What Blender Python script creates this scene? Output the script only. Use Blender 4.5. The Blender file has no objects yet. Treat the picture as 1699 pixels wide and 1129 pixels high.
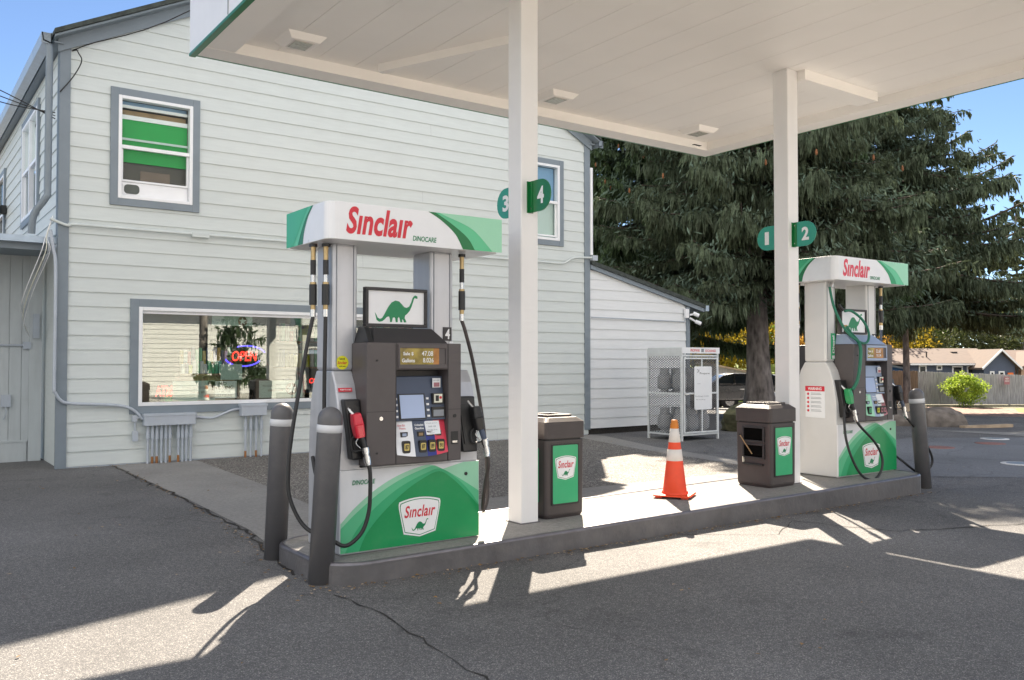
import bpy, math, random
import numpy as np
from mathutils import Vector, Matrix, noise
S = bpy.context.scene
COL = S.collection
R = math.radians

# ------------------------------------------------------------------ camera
cam_d = bpy.data.cameras.new("camera")
cam = bpy.data.objects.new("camera", cam_d); COL.objects.link(cam)
cam.location = (0, 0, 1.42)
cam.rotation_euler = (R(90 + 1.4), 0, R(-35.8))
cam_d.sensor_width = 36; cam_d.lens = 36 * 1456 / 1699
cam_d.clip_start = 0.05; cam_d.clip_end = 3000
S.camera = cam
S.render.resolution_x = 1024; S.render.resolution_y = 680

# ------------------------------------------------------------------ light
SUN = Vector((0.785, 0.95, 1.0)).normalized()
el = math.asin(SUN.z); az = math.atan2(SUN.x, SUN.y)
w = bpy.data.worlds.new("World"); S.world = w; w.use_nodes = True
nt = w.node_tree; bg = nt.nodes["Background"]
sky = nt.nodes.new("ShaderNodeTexSky"); sky.sky_type = 'NISHITA'
sky.sun_disc = False; sky.sun_elevation = el; sky.sun_rotation = az
sky.air_density = 1.0; sky.dust_density = 0.0; sky.ozone_density = 2.0; sky.altitude = 3500
bg.inputs[1].default_value = 0.05
# scattered white clouds; unseen thick half behind the camera added as fill light
wn = nt.nodes; wl = nt.links
tcw = wn.new("ShaderNodeTexCoord"); nz = wn.new("ShaderNodeTexNoise"); nz.inputs["Scale"].default_value = 2.2; nz.inputs["Detail"].default_value = 8; nz.inputs["Roughness"].default_value = .58
mpw = wn.new("ShaderNodeMapping"); mpw.inputs["Scale"].default_value = (1, 1, 2.2); wl.new(tcw.outputs["Generated"], mpw.inputs[0]); wl.new(mpw.outputs[0], nz.inputs["Vector"])
dp = wn.new("ShaderNodeVectorMath"); dp.operation = 'DOT_PRODUCT'; dp.inputs[1].default_value = (-.60, -.78, .15); wl.new(tcw.outputs["Generated"], dp.inputs[0])
cov = wn.new("ShaderNodeMapRange"); cov.inputs[1].default_value = -.35; cov.inputs[2].default_value = .5; cov.inputs[3].default_value = -.11; cov.inputs[4].default_value = .13; wl.new(dp.outputs["Value"], cov.inputs[0])
sm_ = wn.new("ShaderNodeMath"); sm_.operation = 'ADD'; wl.new(nz.outputs["Fac"], sm_.inputs[0]); wl.new(cov.outputs[0], sm_.inputs[1])
rmp = wn.new("ShaderNodeMapRange"); rmp.inputs[1].default_value = .50; rmp.inputs[2].default_value = .62; rmp.inputs[3].default_value = 0; rmp.inputs[4].default_value = .92; wl.new(sm_.outputs[0], rmp.inputs[0])
mxw = wn.new("ShaderNodeMix"); mxw.data_type = 'RGBA'; mxw.inputs[7].default_value = (9.6, 9.4, 9.2, 1)
wl.new(rmp.outputs[0], mxw.inputs[0]); wl.new(sky.outputs[0], mxw.inputs[6]); wl.new(mxw.outputs[2], bg.inputs[0])
sl = bpy.data.lights.new("sun", 'SUN'); sl.energy = 5.0; sl.angle = R(0.5); sl.color = (1, .87, .71)
so = bpy.data.objects.new("sun", sl); COL.objects.link(so)
so.rotation_euler = SUN.to_track_quat('Z', 'Y').to_euler(); so.location = (10, 20, 30)
vs = S.view_settings; vs.view_transform = 'Standard'; vs.look = 'None'; vs.gamma = 1; vs.exposure = 1.86
vs.use_curve_mapping = False

# ------------------------------------------------------------------ materials
def lin(c):
    return tuple((x / 255 / 12.92) if x / 255 <= .04045 else ((x / 255 + .055) / 1.055) ** 2.4 for x in c)
MATS = {}
def mat(name, col, rough=.6, metal=0.0, var=.08, scale=6.0, bump=0.0, bscale=40.0, spec=.5, emit=0, coat=0, stretch=None, dirt=0.0, dirtcol=(.12, .1, .08), dscale=3.0):
    m = bpy.data.materials.new(name); m.use_nodes = True; MATS[name] = m
    t = m.node_tree; N = t.nodes; Lk = t.links; b = N["Principled BSDF"]
    b.inputs["Roughness"].default_value = rough; b.inputs["Metallic"].default_value = metal
    b.inputs["Specular IOR Level"].default_value = spec
    b.inputs["Coat Weight"].default_value = coat
    tc = N.new("ShaderNodeTexCoord"); mp = N.new("ShaderNodeMapping"); Lk.new(tc.outputs["Object"], mp.inputs[0])
    if stretch: mp.inputs["Scale"].default_value = stretch
    n = N.new("ShaderNodeTexNoise"); n.inputs["Scale"].default_value = scale; n.inputs["Detail"].default_value = 6
    Lk.new(mp.outputs[0], n.inputs["Vector"])
    cr = N.new("ShaderNodeValToRGB")
    cr.color_ramp.elements[0].position = .3; cr.color_ramp.elements[1].position = .7
    cr.color_ramp.elements[0].color = tuple(max(0, c * (1 - var)) for c in col) + (1,)
    cr.color_ramp.elements[1].color = tuple(min(1, c * (1 + var)) for c in col) + (1,)
    Lk.new(n.outputs["Fac"], cr.inputs[0]); out = cr.outputs[0]
    if dirt > 0:
        n2 = N.new("ShaderNodeTexNoise"); n2.inputs["Scale"].default_value = dscale; n2.inputs["Detail"].default_value = 10; n2.inputs["Roughness"].default_value = .7
        Lk.new(tc.outputs["Object"], n2.inputs["Vector"])
        c2 = N.new("ShaderNodeValToRGB"); c2.color_ramp.elements[0].position = .5; c2.color_ramp.elements[1].position = .78
        Lk.new(n2.outputs["Fac"], c2.inputs[0])
        mu = N.new("ShaderNodeMath"); mu.operation = 'MULTIPLY'; mu.inputs[1].default_value = dirt; Lk.new(c2.outputs[0], mu.inputs[0])
        mx = N.new("ShaderNodeMix"); mx.data_type = 'RGBA'; Lk.new(mu.outputs[0], mx.inputs[0]); Lk.new(out, mx.inputs[6])
        mx.inputs[7].default_value = tuple(dirtcol) + (1,); out = mx.outputs[2]
    Lk.new(out, b.inputs["Base Color"])
    mr = N.new("ShaderNodeMapRange"); mr.inputs[3].default_value = max(.02, rough - .06); mr.inputs[4].default_value = min(1, rough + .08)
    Lk.new(n.outputs["Fac"], mr.inputs[0]); Lk.new(mr.outputs[0], b.inputs["Roughness"])
    if bump > 0:
        nb = N.new("ShaderNodeTexNoise"); nb.inputs["Scale"].default_value = bscale; nb.inputs["Detail"].default_value = 4
        Lk.new(mp.outputs[0], nb.inputs["Vector"])
        bp = N.new("ShaderNodeBump"); bp.inputs["Strength"].default_value = bump; bp.inputs["Distance"].default_value = .01
        Lk.new(nb.outputs["Fac"], bp.inputs["Height"]); Lk.new(bp.outputs[0], b.inputs["Normal"])
    if emit:
        b.inputs["Emission Color"].default_value = tuple(col) + (1,); b.inputs["Emission Strength"].default_value = emit
    return m
M = MATS
mat('siding', (.61, .655, .645), .55, var=.035, scale=3, stretch=(1, 1, 9), bump=.15, bscale=30, dirt=.10, dirtcol=(.45, .44, .40), dscale=1.2)
mat('siding_annex', (.74, .76, .77), .55, var=.03, scale=3, stretch=(1, 1, 9), bump=.1, dirt=.08, dirtcol=(.45, .44, .40), dscale=1.2)
mat('trim_gray', lin((124, 135, 144)), .5, var=.06, scale=4, bump=.1, dirt=.12, dirtcol=(.1, .11, .13))
mat('board_wall', lin((188, 194, 196)), .6, var=.06, scale=4, stretch=(3, 3, .4), dirt=.2, dirtcol=(.3, .3, .28))
mat('white_paint', (.82, .81, .80), .45, var=.02, bump=.04, bscale=15, dirt=.06, dirtcol=(.5, .48, .44))
mat('canopy_white', (.92, .895, .86), .42, var=.02, scale=1.5, dirt=.07, dirtcol=(.55, .48, .40), dscale=.9)
mat('vinyl_white', (.83, .84, .86), .35, var=.02)
mat('pump_silver', (.52, .53, .56), .38, metal=.35, var=.07, scale=10, stretch=(1, 1, .1), dirt=.18, dirtcol=(.25, .24, .23), dscale=4)
mat('pump_light', (.66, .66, .65), .42, metal=.1, var=.03, dirt=.08, dirtcol=(.35, .33, .3))
mat('pump_dark', lin((84, 78, 78)), .5, var=.08, scale=7, bump=.05, bscale=200, dirt=.2, dirtcol=(.13, .12, .11), dscale=6)
mat('pump_darker', lin((50, 48, 50)), .5, var=.06)
mat('hood_gray', lin((150, 165, 190)), .35, var=.04)
mat('black_plastic', (.015, .015, .016), .38, var=.1)
mat('black_rubber', (.018, .018, .019), .45, var=.15, dirt=.15, dirtcol=(.08, .07, .06), dscale=12)
mat('hose_brown', (.045, .035, .032), .5, var=.2, dirt=.2, dirtcol=(.1, .08, .07), dscale=12)
mat('hose_green', (.01, .16, .09), .4, var=.15)
mat('chrome', (.6, .6, .6), .25, metal=1, var=.1, scale=20)
mat('brass', (.45, .33, .17), .35, metal=.9, var=.15, scale=30)
mat('red_plastic', (.62, .012, .035), .32, var=.05, coat=.3)
mat('green_plastic', (.01, .30, .09), .32, var=.05, coat=.3)
mat('green_deep', (.0, .28, .085), .32, var=.05, coat=.2, dirt=.14, dirtcol=(.16, .22, .15), dscale=6)
mat('green_mid', (.03, .40, .17), .32, var=.05, coat=.2, dirt=.14, dirtcol=(.16, .22, .15), dscale=6)
mat('green_soft', (.10, .52, .26), .32, var=.05, coat=.2, dirt=.14, dirtcol=(.16, .22, .15), dscale=6)
mat('green_mint', (.32, .66, .45), .32, var=.05, coat=.2, dirt=.14, dirtcol=(.16, .22, .15), dscale=6)
mat('green_dark', (.0, .16, .035), .32, var=.03, coat=.2)
mat('panel_white', (.80, .81, .83), .3, var=.02, coat=.2, dirt=.10, dirtcol=(.40, .38, .35), dscale=5)
mat('logo_red', (.62, .02, .04), .4, var=.02)
mat('logo_pink', (.72, .06, .10), .4, var=.02)
mat('logo_green', (.0, .22, .08), .4, var=.02)
mat('ink_white', (.85, .85, .85), .5, var=.01)
mat('ink_black', (.02, .02, .02), .5, var=.01)
mat('ink_gray', (.25, .27, .3), .5, var=.01)
mat('sticker_yellow', (.75, .72, .02), .5, var=.03)
mat('keypad_blue', lin((72, 88, 122)), .4, var=.04)
mat('deep_blue', (.02, .03, .22), .4, var=.04)
mat('slate_blue', lin((70, 80, 100)), .4, var=.05)
mat('screen', lin((170, 185, 215)), .12, var=.05, scale=3)
mat('button_gold', (.62, .48, .14), .4, var=.08)
mat('display_amber', (.32, .24, .05), .15, var=.5, scale=14)
mat('display_orange', (.38, .17, .05), .15, var=.4, scale=14)
mat('flag_teal', (.02, .30, .19), .3, var=.04, coat=.3)
mat('bollard_gray', lin((94, 93, 95)), .38, var=.06, scale=5, bump=.04, bscale=60, dirt=.35, dirtcol=(.19, .18, .17), dscale=7)
mat('bin_brown', lin((68, 61, 60)), .45, var=.07, scale=5, bump=.12, bscale=160, dirt=.15, dirtcol=(.12, .1, .09), dscale=5)
mat('cone_orange', (.85, .075, .02), .45, var=.06, dirt=.15, dirtcol=(.3, .08, .04), dscale=8)
mat('cone_top', (.62, .20, .02), .5, var=.1)
mat('cone_white', (.74, .70, .66), .4, var=.05, dirt=.2, dirtcol=(.4, .36, .3), dscale=9)
mat('curb_paint', lin((94, 92, 93)), .42, var=.22, scale=5, bump=.35, bscale=30, dirt=.55, dirtcol=(.22, .20, .185), dscale=3.2)
mat('curb_steel', lin((114, 112, 117)), .3, metal=.5, var=.15, scale=12, dirt=.3, dirtcol=(.06, .055, .06), dscale=8)
mat('shingle', (.05, .06, .055), .85, var=.4, scale=14)
mat('galvanized', lin((170, 185, 200)), .4, metal=.4, var=.08, scale=8)
mat('conduit', lin((178, 186, 196)), .5, var=.05, dirt=.15, dirtcol=(.3, .25, .2), dscale=9)
mat('rust', (.28, .12, .04), .8, var=.3, scale=20)
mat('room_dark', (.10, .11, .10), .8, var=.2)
mat('blind_green', (.0, .33, .055), .6, var=.03)
mat('curtain_blue', lin((130, 165, 200)), .6, var=.05)
mat('cream', (.78, .78, .66), .6, var=.03)
mat('paper', lin((190, 206, 202)), .6, var=.02)
mat('paper_white', (.80, .82, .84), .5, var=.02)
mat('neon_red', (1.0, .03, .02), .4, emit=1.5, var=0)
mat('neon_blue', (.08, .05, 1.0), .4, emit=1.5, var=0)
mat('tan_wood', (.33, .22, .11), .6, var=.2)
mat('cage_white', (.66, .69, .70), .42, metal=.2, var=.06, dirt=.2, dirtcol=(.3, .28, .25), dscale=10)
mat('tank_white', (.60, .62, .64), .4, var=.05, dirt=.2, dirtcol=(.3, .28, .25))
mat('fence_gray', (.36, .355, .37), .85, var=.30, scale=7, stretch=(4, 4, .35))
mat('fence_brown', (.22, .155, .11), .85, var=.28, scale=7, stretch=(4, 4, .35))
mat('house_roof', (.17, .13, .108), .9, var=.12, scale=3)
mat('house_roof2', (.15, .105, .085), .9, var=.12, scale=3)
mat('house_slate', lin((82, 92, 112)), .7, var=.06)
mat('house_blue', lin((44, 88, 140)), .7, var=.06)
mat('house_tan', lin((190, 160, 135)), .7, var=.06)
mat('dark_glass', (.02, .025, .03), .08, var=.3, scale=1)
mat('car_charcoal', (.045, .042, .042), .25, metal=.5, var=.05, coat=.8)
mat('car_black', (.012, .012, .014), .2, metal=.3, var=.05, coat=.8)
mat('car_white', (.72, .74, .76), .3, var=.03, coat=.8)
mat('rock', (.16, .14, .125), .9, var=.35, scale=5, bump=.8, bscale=7)
mat('rock_moss', (.085, .085, .045), .95, var=.6, scale=6, bump=.8, bscale=9)
mat('sand', (.40, .31, .22), .95, var=.2, scale=5, bump=.6, bscale=9)
mat('iron_red', (.24, .12, .10), .8, var=.2, scale=20)
mat('house_orange', (.8, .18, .03), .6)
mat('pink_sign', lin((176, 120, 128)), .6, var=.1)

def leafmat(name, c1, c2, rough=.65, trans=.25, scale=1.2):
    m = bpy.data.materials.new(name); m.use_nodes = True; M[name] = m
    t = m.node_tree; N = t.nodes; Lk = t.links; b = N["Principled BSDF"]
    tc = N.new("ShaderNodeTexCoord")
    n = N.new("ShaderNodeTexNoise"); n.inputs["Scale"].default_value = scale; n.inputs["Detail"].default_value = 3
    Lk.new(tc.outputs["Object"], n.inputs["Vector"])
    n2 = N.new("ShaderNodeTexNoise"); n2.inputs["Scale"].default_value = 11; Lk.new(tc.outputs["Object"], n2.inputs["Vector"])
    ad = N.new("ShaderNodeMath"); ad.operation = 'ADD'; Lk.new(n.outputs["Fac"], ad.inputs[0]); Lk.new(n2.outputs["Fac"], ad.inputs[1])
    hf = N.new("ShaderNodeMath"); hf.operation = 'MULTIPLY'; hf.inputs[1].default_value = .5; Lk.new(ad.outputs[0], hf.inputs[0])
    cr = N.new("ShaderNodeValToRGB"); cr.color_ramp.elements[0].position = .38; cr.color_ramp.elements[1].position = .62
    cr.color_ramp.elements[0].color = tuple(c1) + (1,); cr.color_ramp.elements[1].color = tuple(c2) + (1,)
    Lk.new(hf.outputs[0], cr.inputs[0]); Lk.new(cr.outputs[0], b.inputs["Base Color"]); b.inputs["Roughness"].default_value = rough
    tr = N.new("ShaderNodeBsdfTranslucent"); Lk.new(cr.outputs[0], tr.inputs[0])
    mx = N.new("ShaderNodeMixShader"); mx.inputs[0].default_value = trans
    Lk.new(b.outputs[0], mx.inputs[1]); Lk.new(tr.outputs[0], mx.inputs[2]); Lk.new(mx.outputs[0], N["Material Output"].inputs[0])
    return m
leafmat('needles_blue', (.036, .048, .020), (.155, .205, .125), trans=.2)
leafmat('needles_green', (.030, .055, .020), (.13, .20, .09), trans=.25)
leafmat('needles_far', (.035, .045, .018), (.10, .12, .05), trans=.2)
leafmat('autumn', (.22, .20, .02), (.62, .42, .04), trans=.55, scale=.35)
leafmat('autumn_orange', (.40, .22, .04), (.62, .38, .07), trans=.5, scale=.6)
leafmat('leaf_green', (.06, .12, .02), (.22, .32, .04), trans=.5, scale=.5)
leafmat('shrub_leaf', (.20, .30, .03), (.48, .60, .09), trans=.45, scale=2)
mat('bark', (.20, .175, .165), .95, var=.6, scale=9, stretch=(1, 1, .35), bump=1.0, bscale=14, dirt=.35, dirtcol=(.25, .24, .23), dscale=6)
mat('twig', (.09, .07, .055), .9, var=.3)
mat('cone_brown', (.22, .09, .035), .8, var=.3)

def glassmat(name, refl, tint=(1, 1, 1), rough=.0):
    m = bpy.data.materials.new(name); m.use_nodes = True; M[name] = m
    t = m.node_tree; N = t.nodes; Lk = t.links; N.remove(N["Principled BSDF"])
    g = N.new("ShaderNodeBsdfGlossy"); g.inputs["Roughness"].default_value = rough; g.inputs["Color"].default_value = (.95, 1, .97, 1)
    tr = N.new("ShaderNodeBsdfTransparent"); tr.inputs[0].default_value = tuple(tint) + (1,)
    mx = N.new("ShaderNodeMixShader"); mx.inputs[0].default_value = refl
    Lk.new(tr.outputs[0], mx.inputs[1]); Lk.new(g.outputs[0], mx.inputs[2]); Lk.new(mx.outputs[0], N["Material Output"].inputs[0])
glassmat('shop_glass', .135, (.80, .84, .81)); glassmat('window_glass', .010, (.95, .97, .96)); glassmat('dark_window_glass', .25, (.5, .55, .55))

# pavements -----------------------------------------------------------------
def paving(name, dark, light, fine=260, patch=.35, contrast=.25, bump=.5, stains=.35, speck=None, cracks=True, rough=.85):
    m = bpy.data.materials.new(name); m.use_nodes = True; M[name] = m
    t = m.node_tree; N = t.nodes; Lk = t.links; b = N["Principled BSDF"]
    b.inputs["Roughness"].default_value = rough; b.inputs["Specular IOR Level"].default_value = .35
    tc = N.new("ShaderNodeTexCoord"); ob = tc.outputs["Object"]
    v = N.new("ShaderNodeTexVoronoi"); v.inputs["Scale"].default_value = fine; Lk.new(ob, v.inputs["Vector"])
    sp = N.new("ShaderNodeSeparateColor"); Lk.new(v.outputs["Color"], sp.inputs[0])
    cr = N.new("ShaderNodeValToRGB"); e = cr.color_ramp.elements
    e[0].position = .0; e[0].color = tuple(dark) + (1,); e[1].position = .82; e[1].color = tuple(light) + (1,)
    if speck:
        q = cr.color_ramp.elements.new(.95); q.color = tuple(speck) + (1,)
    Lk.new(sp.outputs[0], cr.inputs[0])
    big = N.new("ShaderNodeTexNoise"); big.inputs["Scale"].default_value = patch; big.inputs["Detail"].default_value = 8; big.inputs["Roughness"].default_value = .6; Lk.new(ob, big.inputs["Vector"])
    mr = N.new("ShaderNodeMapRange"); mr.inputs[1].default_value = .3; mr.inputs[2].default_value = .7; mr.inputs[3].default_value = 1 - contrast; mr.inputs[4].default_value = 1 + contrast
    Lk.new(big.outputs["Fac"], mr.inputs[0])
    mid = N.new("ShaderNodeTexNoise"); mid.inputs["Scale"].default_value = 28; mid.inputs["Detail"].default_value = 5; Lk.new(ob, mid.inputs["Vector"])
    mr2 = N.new("ShaderNodeMapRange"); mr2.inputs[1].default_value = .3; mr2.inputs[2].default_value = .7; mr2.inputs[3].default_value = .86; mr2.inputs[4].default_value = 1.14
    Lk.new(mid.outputs["Fac"], mr2.inputs[0])
    mm = N.new("ShaderNodeMath"); mm.operation = 'MULTIPLY'; Lk.new(mr.outputs[0], mm.inputs[0]); Lk.new(mr2.outputs[0], mm.inputs[1])
    vm = N.new("ShaderNodeVectorMath"); vm.operation = 'SCALE'; Lk.new(cr.outputs[0], vm.inputs[0]); Lk.new(mm.outputs[0], vm.inputs[3])
    out = vm.outputs[0]
    st = N.new("ShaderNodeTexNoise"); st.inputs["Scale"].default_value = 1.1; st.inputs["Detail"].default_value = 9; st.inputs["Roughness"].default_value = .72; st.inputs["Distortion"].default_value = .4; Lk.new(ob, st.inputs["Vector"])
    sc = N.new("ShaderNodeValToRGB"); sc.color_ramp.elements[0].position = .56; sc.color_ramp.elements[1].position = .72; Lk.new(st.outputs["Fac"], sc.inputs[0])
    sm = N.new("ShaderNodeMath"); sm.operation = 'MULTIPLY'; sm.inputs[1].default_value = stains; Lk.new(sc.outputs[0], sm.inputs[0])
    mx = N.new("ShaderNodeMix"); mx.data_type = 'RGBA'; Lk.new(sm.outputs[0], mx.inputs[0]); Lk.new(out, mx.inputs[6]); mx.inputs[7].default_value = tuple(x * .35 for x in dark) + (1,); out = mx.outputs[2]
    h = v.outputs["Distance"]
    if cracks:
        ns = N.new("ShaderNodeTexNoise"); ns.inputs["Scale"].default_value = 1.5; ns.inputs["Detail"].default_value = 6; Lk.new(ob, ns.inputs["Vector"])
        mv = N.new("ShaderNodeVectorMath"); mv.operation = 'MULTIPLY_ADD'; mv.inputs[1].default_value = (.9, .9, 0); Lk.new(ns.outputs["Color"], mv.inputs[0]); Lk.new(ob, mv.inputs[2])
        cv = N.new("ShaderNodeTexVoronoi"); cv.feature = 'DISTANCE_TO_EDGE'; cv.inputs["Scale"].default_value = .30; Lk.new(mv.outputs[0], cv.inputs["Vector"])
        cc = N.new("ShaderNodeValToRGB"); cc.color_ramp.elements[0].position = .0015; cc.color_ramp.elements[1].position = .005
        cc.color_ramp.elements[0].color = (.28, .28, .28, 1); cc.color_ramp.elements[1].color = (0, 0, 0, 1); Lk.new(cv.outputs["Distance"], cc.inputs[0])
        m3 = N.new("ShaderNodeMix"); m3.data_type = 'RGBA'; Lk.new(cc.outputs[0], m3.inputs[0]); Lk.new(out, m3.inputs[6]); m3.inputs[7].default_value = (.012, .011, .010, 1); out = m3.outputs[2]
    Lk.new(out, b.inputs["Base Color"])
    bp = N.new("ShaderNodeBump"); bp.inputs["Strength"].default_value = bump; bp.inputs["Distance"].default_value = .004; Lk.new(h, bp.inputs["Height"])
    Lk.new(bp.outputs[0], b.inputs["Normal"])
paving('asphalt', (.086, .0855, .0865), (.153, .150, .150), fine=210, speck=(.32, .31, .29), stains=.6, contrast=.3)
paving('asphalt_patch', (.13, .135, .145), (.20, .205, .215), fine=200, contrast=.2, stains=.15)
paving('concrete', (.21, .205, .195), (.29, .28, .265), fine=320, patch=.8, contrast=.14, bump=.15, stains=.22, cracks=False)
paving('aggregate', (.05, .045, .04), (.22, .205, .185), fine=85, patch=.7, contrast=.15, bump=.8, stains=.15, speck=(.45, .42, .38), cracks=False)
paving('mulch', (.12, .07, .05), (.34, .21, .16), fine=9, patch=.2, contrast=.3, bump=.5, stains=.3, cracks=False)
paving('grass_turf', (.10, .16, .02), (.26, .36, .05), fine=12, patch=.1, contrast=.3, bump=.5, stains=.1, cracks=False)
paving('soil', (.07, .06, .035), (.16, .15, .08), fine=4, patch=.1, contrast=.3, bump=.3, stains=.2, cracks=False)
paving('paint_white', (.55, .55, .55), (.7, .7, .7), fine=60, stains=.3, cracks=False)
paving('tar', (.018, .016, .015), (.05, .045, .04), fine=120, stains=.3, cracks=False)

# ------------------------------------------------------------------ mesh helpers
def smoothpath(pts, n=8):
    P = [Vector(p) for p in pts]; out = []
    for i in range(len(P) - 1):
        p0 = P[max(i - 1, 0)]; p1 = P[i]; p2 = P[i + 1]; p3 = P[min(i + 2, len(P) - 1)]
        for k in range(n):
            t = k / n
            out.append(.5 * ((2 * p1) + (-p0 + p2) * t + (2 * p0 - 5 * p1 + 4 * p2 - p3) * t * t + (-p0 + 3 * p1 - 3 * p2 + p3) * t ** 3))
    out.append(P[-1]); return out
_txt = {}
def textmesh(s, bold=0.0, shear=0.0, space=1.0):
    k = (s, bold, shear, space)
    if k in _txt: return _txt[k]
    c = bpy.data.curves.new("t", 'FONT'); c.body = s; c.offset = bold; c.shear = shear; c.space_character = space
    c.resolution_u = 4; c.align_x = 'CENTER'; c.align_y = 'CENTER'
    o = bpy.data.objects.new("t", c); COL.objects.link(o); bpy.context.view_layer.update()
    me = o.evaluated_get(bpy.context.evaluated_depsgraph_get()).to_mesh()
    V = [v.co.copy() for v in me.vertices]; Fc = [tuple(p.vertices) for p in me.polygons]
    bpy.data.objects.remove(o, do_unlink=True); bpy.data.curves.remove(c)
    if V:
        x0 = min(v.x for v in V); x1 = max(v.x for v in V); y0 = min(v.y for v in V); y1 = max(v.y for v in V)
        V = [((v.x - (x0 + x1) / 2) / (x1 - x0), (v.y - (y0 + y1) / 2) / (y1 - y0)) for v in V]
    _txt[k] = (V, Fc); return _txt[k]
class MB:
    def __init__(s): s.v = []; s.f = []; s.m = []; s.sm = []; s.mats = []; s.T = Matrix.Identity(4)
    def mi(s, m):
        if m not in s.mats: s.mats.append(m)
        return s.mats.index(m)
    def add(s, V, Fc, m, smooth=False):
        b = len(s.v); s.v += [s.T @ Vector(v) for v in V]; i = s.mi(m)
        for f in Fc: s.f.append(tuple(b + k for k in f)); s.m.append(i); s.sm.append(smooth)
        return s
    def box(s, a, b, m):
        x0, y0, z0 = a; x1, y1, z1 = b
        x0, x1 = sorted((x0, x1)); y0, y1 = sorted((y0, y1)); z0, z1 = sorted((z0, z1))
        V = [(x0, y0, z0), (x1, y0, z0), (x1, y1, z0), (x0, y1, z0), (x0, y0, z1), (x1, y0, z1), (x1, y1, z1), (x0, y1, z1)]
        return s.add(V, [(0, 3, 2, 1), (4, 5, 6, 7), (0, 1, 5, 4), (1, 2, 6, 5), (2, 3, 7, 6), (3, 0, 4, 7)], m)
    def hull(s, A, B, m, smooth=False):
        n = len(A); Fc = [tuple(range(n))[::-1], tuple(range(n, 2 * n))]
        for i in range(n): j = (i + 1) % n; Fc.append((i, j, n + j, n + i))
        return s.add(list(A) + list(B), Fc, m, smooth)
    def prism(s, poly, ax, a, b, m):
        # poly in 2D; ax = axis of extrusion: x -> (y,z), y -> (x,z), z -> (x,y)
        f = {'x': lambda p, t: (t, p[0], p[1]), 'y': lambda p, t: (p[0], t, p[1]), 'z': lambda p, t: (p[0], p[1], t)}[ax]
        return s.hull([f(p, a) for p in poly], [f(p, b) for p in poly], m)
    def tube(s, pts, r, m, n=8, sm=True, caps=True):
        P = [Vector(p) for p in pts]; rr = r if isinstance(r, (list, tuple)) else [r] * len(P)
        V = []; Fc = []; up = None
        for i, p in enumerate(P):
            d = (P[min(i + 1, len(P) - 1)] - P[max(i - 1, 0)])
            if d.length < 1e-9: d = Vector((0, 0, 1))
            d.normalize()
            if up is None: up = Vector((0, 0, 1)) if abs(d.z) < .9 else Vector((1, 0, 0))
            a = d.cross(up)
            if a.length < 1e-6: a = d.orthogonal()
            a.normalize(); up = a.cross(d).normalized()
            for k in range(n):
                t = 2 * math.pi * k / n; V.append(p + (a * math.cos(t) + up * math.sin(t)) * rr[i])
        for i in range(len(P) - 1):
            for k in range(n):
                j = (k + 1) % n; Fc.append((i * n + k, (i + 1) * n + k, (i + 1) * n + j, i * n + j))
        s.add(V, Fc, m, sm)
        if caps: s.add(V[:n], [tuple(range(n))], m); s.add(V[-n:], [tuple(range(n))[::-1]], m)
        return s
    def lathe(s, prof, c, m, n=24, sm=True, tilt=None):
        V = []; Fc = []
        for r, z in prof:
            for k in range(n): t = 2 * math.pi * k / n; V.append((c[0] + r * math.cos(t), c[1] + r * math.sin(t), c[2] + z))
        for i in range(len(prof) - 1):
            for k in range(n): j = (k + 1) % n; Fc.append((i * n + k, i * n + j, (i + 1) * n + j, (i + 1) * n + k))
        return s.add(V, Fc, m, sm)
    def text(s, st, o, ux, uy, w_, h_, m, bold=0, shear=0, space=1.0):
        V, Fc = textmesh(st, bold, shear, space); o = Vector(o); ux = Vector(ux); uy = Vector(uy)
        return s.add([o + ux * (x * w_) + uy * (y * h_) for x, y in V], Fc, m)
    def flat(s, poly, o, ux, uy, m):
        o = Vector(o); ux = Vector(ux); uy = Vector(uy)
        return s.add([o + ux * x + uy * y for x, y in poly], [tuple(range(len(poly)))], m)
    def disc(s, c, ux, uy, r, m, n=20):
        return s.flat([(r * math.cos(2 * math.pi * k / n), r * math.sin(2 * math.pi * k / n)) for k in range(n)], c, ux, uy, m)
    def build(s, name, parent=None, bevel=0, seg=2, loc=None):
        me = bpy.data.meshes.new(name); me.from_pydata([tuple(v) for v in s.v], [], s.f)
        for m in s.mats: me.materials.append(M[m])
        me.polygons.foreach_set("material_index", s.m); me.polygons.foreach_set("use_smooth", s.sm); me.update()
        o = bpy.data.objects.new(name, me); COL.objects.link(o)
        if parent: o.parent = parent
        if loc is not None: o.location = loc
        if bevel:
            bv = o.modifiers.new("bevel", 'BEVEL'); bv.width = bevel; bv.segments = seg; bv.limit_method = 'ANGLE'; bv.angle_limit = R(35); bv.harden_normals = False
        return o
def tag(o, label=None, cat=None, group=None, kind=None):
    if label: o["label"] = label
    if cat: o["category"] = cat
    if group: o["group"] = group
    if kind: o["kind"] = kind
    return o
def thing(name, loc, label, cat, group=None, rz=0):
    o = bpy.data.objects.new(name, None); COL.objects.link(o); o.location = loc; o.rotation_euler = (0, 0, rz); o.empty_display_size = .2
    return tag(o, label, cat, group)
def copy_tree(o, parent=None):
    c = o.copy(); COL.objects.link(c); c.parent = parent
    for ch in list(o.children): copy_tree(ch, c)
    return c
X_, Y_, Z_ = (1, 0, 0), (0, 1, 0), (0, 0, 1)
def rounded(x0, y0, x1, y1, r, n=5):
    out = []
    for cx, cy, a0 in ((x1 - r, y0 + r, -90), (x1 - r, y1 - r, 0), (x0 + r, y1 - r, 90), (x0 + r, y0 + r, 180)):
        for k in range(n + 1):
            t = R(a0 + 90 * k / n); out.append((cx + r * math.cos(t), cy + r * math.sin(t)))
    return out
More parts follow.
